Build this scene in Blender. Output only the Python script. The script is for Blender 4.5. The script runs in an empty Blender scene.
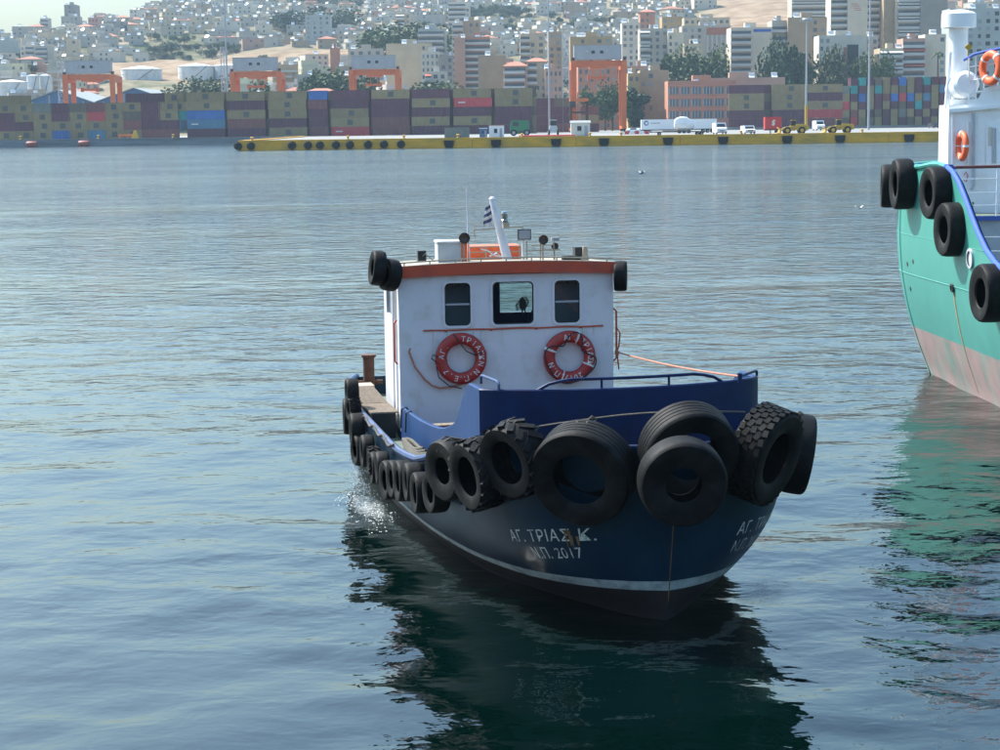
import bpy, math, random
import numpy as np
from mathutils import Vector, Matrix

random.seed(7)
rng = np.random.default_rng(7)
S = bpy.context.scene
COL = S.collection

# ------------------------------------------------------------------ camera
F, H, PITCH, ROLL = 1850.0, 5.8, math.radians(7.79), math.radians(0.75)
camd = bpy.data.cameras.new('camera'); cam = bpy.data.objects.new('camera', camd); COL.objects.link(cam)
camd.sensor_width = 36; camd.lens = 36*F/1000; camd.clip_start = .5; camd.clip_end = 9000
RC = Matrix.Rotation(math.pi/2-PITCH, 3, 'X') @ Matrix.Rotation(-ROLL, 3, 'Z')
cam.matrix_world = Matrix.Translation((0, 0, H)) @ RC.to_4x4()
S.camera = cam
CP = Vector((0, 0, H))

# ------------------------------------------------------------------ sky, sun, exposure
SUN_EL = math.radians(50); SUN_H = Vector((-.80, .60))     # towards the sun
w = bpy.data.worlds.new('World'); S.world = w; w.use_nodes = True
nt = w.node_tree; nt.nodes.clear()
sky = nt.nodes.new('ShaderNodeTexSky'); sky.sky_type = 'NISHITA'; sky.sun_disc = False
sky.sun_elevation = SUN_EL; sky.sun_rotation = math.atan2(SUN_H.x, SUN_H.y)
sky.air_density = 1.6; sky.dust_density = 3.8; sky.ozone_density = 8
bg = nt.nodes.new('ShaderNodeBackground'); bg.inputs['Strength'].default_value = .15
wo = nt.nodes.new('ShaderNodeOutputWorld')
tint = nt.nodes.new('ShaderNodeVectorMath'); tint.operation = 'MULTIPLY'; tint.inputs[1].default_value = (.90, 1.0, .97)    # the day's slightly green-blue cast
nt.links.new(sky.outputs[0], tint.inputs[0]); nt.links.new(tint.outputs[0], bg.inputs[0]); nt.links.new(bg.outputs[0], wo.inputs[0])
sl = bpy.data.lights.new('sun', 'SUN'); sl.energy = 4.4; sl.angle = math.radians(.53); sl.color = (1, .96, .90)
so = bpy.data.objects.new('sun', sl); COL.objects.link(so)
sd = Vector((SUN_H.x*math.cos(SUN_EL), SUN_H.y*math.cos(SUN_EL), math.sin(SUN_EL)))
so.rotation_euler = sd.to_track_quat('Z', 'Y').to_euler()
so.location = (-40, 30, 60)
S.view_settings.view_transform = 'Standard'; S.view_settings.look = 'None'
S.view_settings.exposure = 1.08; S.view_settings.gamma = 1; S.view_settings.use_curve_mapping = False
S.render.engine = 'CYCLES'

# ------------------------------------------------------------------ pixel helpers (a direction; the depth comes from what it touches)
def ray(px, py):
    return RC @ Vector(((px-500)/F, -(py-375)/F, -1))
def at(px, py, Y):
    d = ray(px, py); return CP + d*(Y/d.y)
def ground(px, py, z=0.0):
    d = ray(px, py); return CP + d*((z-H)/d.z)
def proj(p):
    q = RC.transposed() @ (Vector(p)-CP)
    return 500+F*q.x/-q.z, 375-F*q.y/-q.z
def plane_hit(px, py, M, y):
    """hit of a pixel ray with the plane local-y = y of frame M, in M's coordinates"""
    Mi = M.inverted(); o = Mi @ CP; d = Mi.to_3x3() @ ray(px, py)
    return o + d*((y-o.y)/d.y)

# ------------------------------------------------------------------ mesh builder
class MB:
    def __init__(s): s.v = []; s.f = []; s.m = []; s.mi = 0
    def add(s, vs, fs):
        n = len(s.v); s.v += [tuple(p) for p in vs]
        for f in fs: s.f.append(tuple(i+n for i in f)); s.m.append(s.mi)
        return s
    def box(s, x0, x1, y0, y1, z0, z1, M=None):
        vs = [Vector((x, y, z)) for z in (z0, z1) for y in (y0, y1) for x in (x0, x1)]
        if M is not None: vs = [M @ p for p in vs]
        return s.add(vs, [(0, 2, 3, 1), (4, 5, 7, 6), (0, 1, 5, 4), (2, 6, 7, 3), (0, 4, 6, 2), (1, 3, 7, 5)])
    def cbox(s, c, sz, M=None):
        return s.box(c[0]-sz[0]/2, c[0]+sz[0]/2, c[1]-sz[1]/2, c[1]+sz[1]/2, c[2]-sz[2]/2, c[2]+sz[2]/2, M)
    def prism(s, poly, y0, y1, axis='y'):
        """poly of (a,b) extruded along an axis; axis y: (x,z); axis x: (y,z); axis z: (x,y)"""
        n = len(poly)
        def P(a, b, c): return (a, c, b) if axis == 'y' else ((c, a, b) if axis == 'x' else (a, b, c))
        vs = [P(a, b, y0) for a, b in poly]+[P(a, b, y1) for a, b in poly]
        fs = [tuple(range(n)), tuple(range(2*n-1, n-1, -1))]+[(i, i+n, (i+1) % n+n, (i+1) % n) for i in range(n)]
        return s.add(vs, fs)
    def tube(s, path, r, n=8, closed=False):
        P = [Vector(p) for p in path]; k = len(P)
        R = r if isinstance(r, (list, tuple)) else [r]*k
        vs = []; prev = None
        for i in range(k):
            a = P[i-1] if (i > 0 or closed) else P[i]; b = P[(i+1) % k] if (i < k-1 or closed) else P[i]
            t = (b-a).normalized()
            if prev is None:
                up = Vector((0, 0, 1)) if abs(t.z) < .9 else Vector((1, 0, 0)); x = t.cross(up).normalized()
            else:
                x = (prev-t*prev.dot(t)).normalized()
            prev = x; y = t.cross(x)
            for j in range(n):
                an = 2*math.pi*j/n; vs.append(P[i]+(x*math.cos(an)+y*math.sin(an))*R[i])
        fs = []
        for i in range(k if closed else k-1):
            i2 = (i+1) % k
            for j in range(n): fs.append((i*n+j, i*n+(j+1) % n, i2*n+(j+1) % n, i2*n+j))
        if not closed: fs += [tuple(range(n-1, -1, -1)), tuple(range((k-1)*n, k*n))]
        return s.add(vs, fs)
    def lathe(s, prof, n=32, M=None, closed=False):
        """prof of (radius, height) about local z"""
        k = len(prof); vs = []
        for i in range(n):
            a = 2*math.pi*i/n; c, q = math.cos(a), math.sin(a)
            for r, z in prof:
                p = Vector((r*c, r*q, z)); vs.append(M @ p if M is not None else p)
        fs = []
        for i in range(n):
            i2 = (i+1) % n
            for j in range(k if closed else k-1):
                j2 = (j+1) % k; fs.append((i*k+j, i2*k+j, i2*k+j2, i*k+j2))
        return s.add(vs, fs)
    def mesh(s, name, smooth=False, origin=(0, 0, 0)):
        me = bpy.data.meshes.new(name); o = origin
        me.from_pydata([(p[0]-o[0], p[1]-o[1], p[2]-o[2]) for p in s.v], [], s.f)
        me.polygons.foreach_set('material_index', s.m)
        if smooth:
            me.polygons.foreach_set('use_smooth', [True]*len(me.polygons))
            me.set_sharp_from_angle(angle=math.radians(38))
        me.update(); return me
    def build(s, name, mat, parent=None, smooth=False, origin=(0, 0, 0)):
        me = s.mesh(name, smooth, origin)
        for m in (mat if isinstance(mat, (list, tuple)) else [mat]): me.materials.append(m)
        return link(name, me, parent)
def link(name, data, parent=None):
    o = bpy.data.objects.new(name, data); COL.objects.link(o)
    if parent is not None: o.parent = parent
    return o
def empty(name, loc=(0, 0, 0), rz=0, M=None):
    o = bpy.data.objects.new(name, None); COL.objects.link(o); o.empty_display_size = .1
    if M is not None: o.matrix_world = M
    else: o.location = loc; o.rotation_euler = (0, 0, rz)
    return o
def tag(o, label, cat, group=None):
    o['label'] = label; o['category'] = cat
    if group: o['group'] = group
    return o
def kind(o, k): o['kind'] = k; return o
KIDS = {}
def copy_tree(o, parent=None):
    c = o.copy(); COL.objects.link(c)
    if parent is not None: c.parent = parent
    for ch in o.children: copy_tree(ch, c)
    return c
def pchip(xs, ys):
    xs = np.array(xs, float); ys = np.array(ys, float); h = np.diff(xs); d = np.diff(ys)/h
    m = np.zeros(len(xs)); m[0] = d[0]; m[-1] = d[-1]
    for i in range(1, len(xs)-1):
        if d[i-1]*d[i] > 0: m[i] = 2*d[i-1]*d[i]/(d[i-1]+d[i])
    def f(x):
        x = min(max(x, xs[0]), xs[-1]); i = min(int(np.searchsorted(xs, x, 'right'))-1, len(h)-1)
        t = (x-xs[i])/h[i]
        return float((1+2*t)*(1-t)**2*ys[i]+t*(1-t)**2*h[i]*m[i]+t*t*(3-2*t)*ys[i+1]+t*t*(t-1)*h[i]*m[i+1])
    return f

# ------------------------------------------------------------------ materials
def mat(name, col=(.5, .5, .5), rough=.6, metal=0, vary=.15, scale=4.0, bump=0, bscale=20.0, objcol=False, col2=None, c2amt=.5, c2scale=1.5, c2sharp=.1, spec=None, stretch=None):
    m = bpy.data.materials.new(name); m.use_nodes = True; t = m.node_tree; N = t.nodes; L = t.links
    b = N['Principled BSDF']; b.inputs['Roughness'].default_value = rough; b.inputs['Metallic'].default_value = metal
    if spec is not None: b.inputs['Specular IOR Level'].default_value = spec
    tc = N.new('ShaderNodeTexCoord'); src = tc.outputs['Object']
    if stretch:
        mp = N.new('ShaderNodeMapping'); mp.inputs['Scale'].default_value = stretch; L.new(src, mp.inputs[0]); src = mp.outputs[0]
    if objcol:
        oi = N.new('ShaderNodeObjectInfo'); base = oi.outputs['Color']
        ad = N.new('ShaderNodeVectorMath'); ad.operation = 'MULTIPLY_ADD'
        L.new(oi.outputs['Random'], ad.inputs[0]); ad.inputs[1].default_value = (37, 91, 53); L.new(src, ad.inputs[2]); src = ad.outputs[0]
    else:
        rg = N.new('ShaderNodeRGB'); rg.outputs[0].default_value = (*col, 1); base = rg.outputs[0]
    if col2 is not None:
        n2 = N.new('ShaderNodeTexNoise'); n2.inputs['Scale'].default_value = c2scale; n2.inputs['Detail'].default_value = 8; n2.inputs['Roughness'].default_value = .65
        L.new(src, n2.inputs[0])
        mr = N.new('ShaderNodeMapRange'); mr.inputs[1].default_value = 1-c2amt-c2sharp+.0; mr.inputs[2].default_value = 1-c2amt+c2sharp
        L.new(n2.outputs[0], mr.inputs[0])
        mx = N.new('ShaderNodeMix'); mx.data_type = 'RGBA'; L.new(mr.outputs[0], mx.inputs[0]); L.new(base, mx.inputs[6]); mx.inputs[7].default_value = (*col2, 1)
        base = mx.outputs[2]
    if vary:
        n = N.new('ShaderNodeTexNoise'); n.inputs['Scale'].default_value = scale; n.inputs['Detail'].default_value = 6; n.inputs['Roughness'].default_value = .6
        L.new(src, n.inputs[0])
        r = N.new('ShaderNodeMapRange'); r.inputs[1].default_value = .25; r.inputs[2].default_value = .75; r.inputs[3].default_value = 1-vary; r.inputs[4].default_value = 1+vary
        L.new(n.outputs[0], r.inputs[0])
        h = N.new('ShaderNodeVectorMath'); h.operation = 'SCALE'; L.new(base, h.inputs[0]); L.new(r.outputs[0], h.inputs['Scale']); base = h.outputs[0]
    L.new(base, b.inputs['Base Color'])
    if bump:
        nb = N.new('ShaderNodeTexNoise'); nb.inputs['Scale'].default_value = bscale; nb.inputs['Detail'].default_value = 5; L.new(src, nb.inputs[0])
        bp = N.new('ShaderNodeBump'); bp.inputs['Strength'].default_value = 1; bp.inputs['Distance'].default_value = bump
        L.new(nb.outputs[0], bp.inputs['Height']); L.new(bp.outputs[0], b.inputs['Normal'])
    return m

M = {}
M['blue'] = mat('blue_paint', (.0022, .0095, .052), .45, spec=.25, vary=.22, scale=1.7, bump=.004, bscale=3, col2=(.004, .017, .075), c2amt=.45, c2scale=2.5, c2sharp=.15)
M['bluelit'] = mat('sunlit_blue', (.011, .036, .115), .5, spec=.15, vary=.18, scale=1.7, bump=.004, bscale=3, col2=(.016, .05, .14), c2amt=.48, c2scale=2.5, c2sharp=.15, stretch=(1, 1, .3))  # lighter, bluer copy of the tug's blue: sunlight on the coaming put into the colour
M['hull'] = mat('hull_paint', (.0045, .019, .045), .35, spec=.35, vary=.3, scale=1.3, bump=.010, bscale=1.6, col2=(.008, .03, .046), c2amt=.48, c2scale=1.1, c2sharp=.15)
M['stripe'] = mat('white_boot_stripe', (.36, .39, .39), .5, vary=.2, scale=6, col2=(.17, .19, .2), c2amt=.45, c2scale=5)
M['bottom'] = mat('black_antifouling', (.018, .012, .013), .55, vary=.3, scale=3)
M['rail'] = mat('rail_paint', (.022, .055, .15), .5, vary=.25, scale=8, col2=(.02, .025, .04), c2amt=.4, c2scale=6)
M['deck'] = mat('green_deck', (.10, .15, .11), .75, vary=.3, scale=3, col2=(.16, .16, .13), c2amt=.45, c2scale=4)
M['redfloor'] = mat('dark_red_floor', (.10, .018, .014), .7, vary=.3)
M['white'] = mat('white_paint', (.60, .60, .63), .42, vary=.05, scale=2, bump=.010, bscale=1.3, col2=(.50, .48, .45), c2amt=.40, c2scale=3)
M['cream'] = mat('cream_paint', (.34, .29, .22), .6, vary=.15, scale=8, col2=(.3, .2, .12), c2amt=.35, c2scale=9)
M['red'] = mat('red_band', (.46, .06, .02), .5, vary=.15, scale=5, col2=(.33, .06, .035), c2amt=.42)
M['ring'] = mat('lifebuoy_red', (.36, .022, .018), .5, vary=.2, scale=9, col2=(.22, .03, .025), c2amt=.42, c2scale=8)
M['orange'] = mat('lifebuoy_orange', (.75, .12, .035), .55, vary=.15, scale=9)
M['rubber'] = mat('rubber', (.0042, .0042, .0046), .62, spec=.15, vary=.35, scale=7, bump=.004, bscale=22, col2=(.016, .0155, .015), c2amt=.42, c2scale=4, c2sharp=.12)
M['black'] = mat('black_matt', (.012, .012, .014), .5, vary=.2)
M['darkmetal'] = mat('dark_metal', (.04, .04, .042), .5, vary=.3, metal=.3)
M['grey'] = mat('grey_paint', (.3, .31, .33), .5, vary=.15)
M['letter'] = mat('white_lettering', (.68, .69, .66), .6, vary=.2, scale=14, col2=(.3, .32, .32), c2amt=.4, c2scale=14)
M['letterhull'] = mat('worn_hull_lettering', (.62, .64, .60), .6, vary=.3, scale=9, col2=(.12, .14, .16), c2amt=.44, c2scale=9, c2sharp=.06)
M['floatred'] = mat('dull_red_float', (.28, .06, .04), .6, vary=.2)
M['rust'] = mat('rust', (.085, .035, .018), .85, vary=.35, scale=8)
M['grime'] = mat('grime_run', (.48, .44, .40), .8, vary=.3, scale=20)
M['rustlight'] = mat('pale_rust', (.36, .21, .10), .85, vary=.3, scale=6)
M['streak'] = mat('rust_streak', (.17, .095, .04), .8, vary=.4, scale=6)
M['rope'] = mat('pink_rope', (.42, .17, .11), .8, vary=.25, scale=40, bump=.004, bscale=60)
M['ropegrey'] = mat('grey_rope', (.085, .075, .06), .9, vary=.4, scale=30, bump=.006, bscale=50)
M['ropeblack'] = mat('black_rope', (.02, .02, .025), .8, vary=.3)
M['wood'] = mat('weathered_slats', (.20, .155, .115), .8, vary=.3, scale=5, stretch=(6, 1, 1))
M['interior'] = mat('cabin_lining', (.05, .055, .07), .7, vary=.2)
M['chrome'] = mat('lamp_reflector', (.4, .4, .4), .2, metal=.9, vary=.1)
M['fluff'] = mat('cream_fluff', (.65, .58, .46), .9, vary=.2)
M['fluff'].node_tree.nodes['Principled BSDF'].inputs['Subsurface Weight'].default_value = .9; M['fluff'].node_tree.nodes['Principled BSDF'].inputs['Subsurface Radius'].default_value = (.1, .09, .07)
M['shipgreen'] = mat('sea_green_paint', (.058, .275, .225), .36, vary=.10, scale=.9, bump=.012, bscale=.9, col2=(.075, .30, .25), c2amt=.42, c2scale=1.4, stretch=(1, 1, .45))
M['shippink'] = mat('faded_pink_boot', (.34, .235, .22), .7, vary=.2, scale=2, col2=(.17, .26, .22), c2amt=.45, c2scale=1.3, c2sharp=.12, stretch=(1, 1, .5))
M['shipblue'] = mat('bulwark_blue', (.03, .09, .38), .4, vary=.15)
M['shipgrey'] = mat('deck_house_grey', (.42, .44, .46), .6, vary=.12)
M['shipwhite'] = mat('ship_white', (.82, .83, .83), .4, vary=.05, bump=.004, bscale=2, col2=(.7, .66, .58), c2amt=.34, c2scale=2)
M['brownrail'] = mat('brown_rail', (.12, .03, .025), .5, vary=.2)
M['concrete'] = mat('quay_concrete', (.23, .225, .21), .85, vary=.2, scale=.15, col2=(.17, .165, .155), c2amt=.45, c2scale=.05, c2sharp=.2)
M['quaygrey'] = mat('quay_wall', (.22, .24, .25), .85, vary=.25, scale=.4, col2=(.12, .13, .14), c2amt=.45, c2scale=.3, stretch=(.2, 1, 2))
M['yellow'] = mat('quay_yellow', (.85, .40, .003), .7, vary=.2, scale=.6, col2=(.42, .26, .03), c2amt=.42, c2scale=.35, c2sharp=.15, stretch=(.4, 1, 1.6))
M['craneorange'] = mat('crane_orange', (.58, .13, .025), .5, vary=.15, scale=.3)
M['container'] = mat('container_paint', rough=.55, vary=.16, scale=.5, objcol=True)
M['logo'] = mat('dark_logo', (.07, .07, .07), .6, vary=.1)
M['stucco'] = mat('stucco', rough=.9, vary=.12, scale=.25, objcol=True)
M['stone'] = mat('balcony_white', (.46, .45, .42), .8, vary=.1)
M['terracotta'] = mat('terracotta', (.36, .14, .085), .85, vary=.2, scale=1)
M['roofconc'] = mat('roof_slab', (.30, .29, .27), .9, vary=.2, scale=.4)
M['win'] = mat('window_dark', (.09, .10, .11), .35, vary=.3, scale=.3, objcol=False)
M['shutter'] = mat('window_shutter', (.22, .24, .25), .6, vary=.35, scale=.3)
M['heater'] = mat('white_enamel', (.7, .7, .7), .25, vary=.05)
M['bark'] = mat('bark', (.10, .075, .05), .9, vary=.3)
M['awning'] = mat('awning', (.6, .56, .48), .8, vary=.1)
M['awnred'] = mat('awning_red', (.5, .13, .08), .8, vary=.1)
M['bluewall'] = mat('blue_cladding', (.045, .12, .25), .6, vary=.12, scale=.2, stretch=(3, 1, .2))
M['metalroof'] = mat('pale_metal_roof', (.26, .27, .26), .55, vary=.12, scale=.15)
M['tank'] = mat('tank_white', (.62, .63, .62), .5, vary=.12, scale=.3, col2=(.45, .4, .36), c2amt=.38, c2scale=.2)
M['loader'] = mat('machine_yellow', (.5, .3, .02), .5, vary=.15, scale=1)
M['tarp'] = mat('white_wrap', (.78, .78, .78), .5, vary=.08)
M['carwhite'] = mat('white_bodywork', (.75, .76, .77), .3, vary=.05)
M['glassdark'] = mat('dark_glass', (.02, .025, .03), .08, vary=.1)
M['redbox'] = mat('red_bodywork', (.5, .03, .03), .4, vary=.1)
M['green'] = mat('green_bodywork', (.02, .16, .07), .5, vary=.15)
M['salmon'] = mat('salmon_wall', (.5, .2, .14), .9, vary=.1)
M['machgrey'] = mat('machinery_grey', (.34, .34, .35), .6, vary=.12, scale=.4)
M['foam'] = mat('foam', (.8, .84, .85), .6, vary=.1)
M['lampgrey'] = mat('galvanised', (.34, .36, .38), .5, vary=.1)

def leafmat(name, c, c2):
    m = mat(name, c, .65, vary=.4, scale=.35, col2=c2, c2amt=.5, c2scale=.6, c2sharp=.2, spec=.2)
    return m
M['leafA'] = leafmat('leaf_dark', (.035, .065, .022), (.06, .095, .03))
M['leafB'] = leafmat('leaf_mid', (.055, .09, .028), (.085, .115, .035))
M['leafC'] = leafmat('leaf_olive', (.075, .09, .04), (.1, .115, .05))
M['leafD'] = leafmat('leaf_pine', (.025, .055, .028), (.045, .08, .035))

def glass_mat():
    m = bpy.data.materials.new('window_glass'); m.use_nodes = True; t = m.node_tree; N = t.nodes; L = t.links; N.clear()
    o = N.new('ShaderNodeOutputMaterial'); mx = N.new('ShaderNodeMixShader'); tr = N.new('ShaderNodeBsdfTransparent'); gl = N.new('ShaderNodeBsdfGlossy'); fr = N.new('ShaderNodeFresnel')
    tr.inputs[0].default_value = (.82, .88, .88, 1); gl.inputs['Roughness'].default_value = .03; fr.inputs[0].default_value = 1.4
    L.new(fr.outputs[0], mx.inputs[0]); L.new(tr.outputs[0], mx.inputs[1]); L.new(gl.outputs[0], mx.inputs[2]); L.new(mx.outputs[0], o.inputs[0]); return m
M['glass'] = glass_mat()

def froth_mat():
    m = bpy.data.materials.new('froth'); m.use_nodes = True; t = m.node_tree; N = t.nodes; L = t.links; b = N['Principled BSDF']; b.inputs['Base Color'].default_value = (.5, .55, .56, 1); b.inputs['Roughness'].default_value = .6
    o = N['Material Output']; tr = N.new('ShaderNodeBsdfTransparent'); mx = N.new('ShaderNodeMixShader'); tc = N.new('ShaderNodeTexCoord')
    n1 = N.new('ShaderNodeTexNoise'); n1.inputs['Scale'].default_value = 7; n1.inputs['Detail'].default_value = 10; n1.inputs['Roughness'].default_value = .75; n1.inputs['Distortion'].default_value = 1.2; L.new(tc.outputs['Object'], n1.inputs[0])
    at_ = N.new('ShaderNodeAttribute'); at_.attribute_name = 'cover'
    ad = N.new('ShaderNodeMath'); ad.operation = 'ADD'; L.new(n1.outputs[0], ad.inputs[0]); L.new(at_.outputs['Fac'], ad.inputs[1])
    mr = N.new('ShaderNodeMapRange'); mr.inputs[1].default_value = .92; mr.inputs[2].default_value = 1.3; mr.inputs[4].default_value = .6; L.new(ad.outputs[0], mr.inputs[0])
    L.new(mr.outputs[0], mx.inputs[0]); L.new(tr.outputs[0], mx.inputs[1]); L.new(b.outputs[0], mx.inputs[2]); L.new(mx.outputs[0], o.inputs[0]); return m
M['froth'] = froth_mat()
def water_mat():
    m = bpy.data.materials.new('sea_water'); m.use_nodes = True; t = m.node_tree; N = t.nodes; L = t.links
    b = N['Principled BSDF']; b.inputs['Base Color'].default_value = (.0002, .0042, .0036, 1); b.inputs['Roughness'].default_value = .045; b.inputs['IOR'].default_value = 1.55
    tc = N.new('ShaderNodeTexCoord')
    def noise(sx, sy, sc, det, rough=.5, rot=0):
        mp = N.new('ShaderNodeMapping'); mp.inputs['Scale'].default_value = (sx, sy, 1); mp.inputs['Rotation'].default_value = (0, 0, rot); L.new(tc.outputs['Object'], mp.inputs[0])
        n = N.new('ShaderNodeTexNoise'); n.inputs['Scale'].default_value = sc; n.inputs['Detail'].default_value = det; n.inputs['Roughness'].default_value = rough; n.inputs['Distortion'].default_value = .3
        L.new(mp.outputs[0], n.inputs[0]); return n.outputs[0]
    # calm and ruffled patches: wind roughens the surface unevenly
    pn = noise(.35, 1, .035, 4, .6, .12)
    pr = N.new('ShaderNodeMapRange'); pr.inputs[1].default_value = .38; pr.inputs[2].default_value = .62; pr.inputs[3].default_value = .45; pr.inputs[4].default_value = 1.5; L.new(pn, pr.inputs[0])
    h1 = noise(.7, 1, 1.15, 3, .45, .15); h2 = noise(.85, 1, 3.4, 3, .5, -.2)
    s1 = N.new('ShaderNodeMath'); s1.operation = 'MULTIPLY'; L.new(h1, s1.inputs[0]); s1.inputs[1].default_value = .07
    s2 = N.new('ShaderNodeMath'); s2.operation = 'MULTIPLY_ADD'; L.new(h2, s2.inputs[0]); s2.inputs[1].default_value = .018; L.new(s1.outputs[0], s2.inputs[2])
    s3 = N.new('ShaderNodeMath'); s3.operation = 'MULTIPLY'; L.new(s2.outputs[0], s3.inputs[0]); L.new(pr.outputs[0], s3.inputs[1])
    # the outer harbour is more wind-ruffled than the sheltered basin by the pier
    sx = N.new('ShaderNodeSeparateXYZ'); L.new(tc.outputs['Object'], sx.inputs[0])
    dr = N.new('ShaderNodeMapRange'); dr.inputs[1].default_value = 12; dr.inputs[2].default_value = 260; dr.inputs[3].default_value = .45; dr.inputs[4].default_value = 5; L.new(sx.outputs['Y'], dr.inputs[0])
    s4 = N.new('ShaderNodeMath'); s4.operation = 'MULTIPLY'; L.new(s3.outputs[0], s4.inputs[0]); L.new(dr.outputs[0], s4.inputs[1])
    rr = N.new('ShaderNodeMapRange'); rr.inputs[1].default_value = 35; rr.inputs[2].default_value = 220; rr.inputs[3].default_value = .04; rr.inputs[4].default_value = .12; L.new(sx.outputs['Y'], rr.inputs[0]); L.new(rr.outputs[0], b.inputs['Roughness'])
    s3 = s4
    bp = N.new('ShaderNodeBump'); bp.inputs['Strength'].default_value = 1; bp.inputs['Distance'].default_value = 1.0
    L.new(s3.outputs[0], bp.inputs['Height']); L.new(bp.outputs[0], b.inputs['Normal'])
    return m
M['water'] = water_mat()

# ------------------------------------------------------------------ sea
def make_sea():
    rows = 520
    Y = 5*(640/5)**(np.arange(rows)/(rows-1))
    inner = np.linspace(-.40, .40, 560); outer = np.linspace(.42, 1.2, 30)
    ang = np.concatenate([-outer[::-1], inner, outer])
    T = np.tan(ang); YY, TT = np.meshgrid(Y, T, indexing='ij'); XX = YY*TT
    sp = np.maximum(YY*np.log(640/5)/(rows-1), YY*.8/560*1.0)
    sp[:, (np.abs(ang) > .41)] *= 8
    Zz = np.zeros_like(XX)
    r = np.random.default_rng(3)
    for i in range(64):
        lam = .55*(9/.55)**(r.random()); th = math.pi/2+r.normal(0, .55)+.15
        k = 2*math.pi/lam; amp = .0015*lam**.75*(1.0 if lam < 3 else .6)
        ph = r.random()*6.28
        wgt = np.clip((lam/sp-2.5)/2, 0, 1)
        Zz += wgt*amp*np.sin(k*(XX*math.cos(th)+YY*math.sin(th))+ph+.6*np.sin(.23*XX+.31*YY+ph))
    # the wake spreading from the tug
    n, c = XX.shape
    V = np.stack([XX.ravel(), YY.ravel(), Zz.ravel()], 1)
    idx = np.arange(n*c).reshape(n, c)
    q = np.stack([idx[:-1, :-1], idx[:-1, 1:], idx[1:, 1:], idx[1:, :-1]], -1).reshape(-1, 4)
    me = bpy.data.meshes.new('sea'); me.vertices.add(len(V)); me.vertices.foreach_set('co', V.ravel())
    me.loops.add(q.size); me.loops.foreach_set('vertex_index', q.ravel())
    me.polygons.add(len(q)); me.polygons.foreach_set('loop_start', np.arange(0, q.size, 4)); me.polygons.foreach_set('loop_total', np.full(len(q), 4))
    me.polygons.foreach_set('use_smooth', np.ones(len(q), bool)); me.update(calc_edges=True); me.validate()
    me.materials.append(M['water']); kind(link('sea', me), 'structure')
make_sea()

# ------------------------------------------------------------------ terrain
def hillslope(X): 
    return .118+.022*min(max((X-60)/120, 0), 1)
ridge = pchip([-900, -400, -340, -290, -260, -200, 0, 900], [1260, 1300, 1370, 1510, 1670, 1950, 2150, 2250])
_ph = rng.random((6, 3))*6.28
def terr(X, Y):
    y0 = 735-25*min(max((X-40)/100, 0), 1)
    rY = ridge(X*1500/max(Y, 700))
    d = max(Y-y0, 0); e = d*d/(d+40)*hillslope(X)*1.04
    if Y > rY: e -= (Y-rY)*hillslope(X)*1.0+((Y-rY)**2)*.0004
    b = 0
    for i, (lx, ly) in enumerate([(170, 120), (95, 140), (260, 200), (60, 75), (420, 300), (45, 50)]):
        b += math.sin(X/lx*6.28+_ph[i, 0])*math.sin(Y/ly*6.28+_ph[i, 1])*[3.5, 2.2, 4.5, 1.1, 6, .7][i]
    fade = min(d/250, 1)
    return 1.9+e+b*fade*.6
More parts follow.
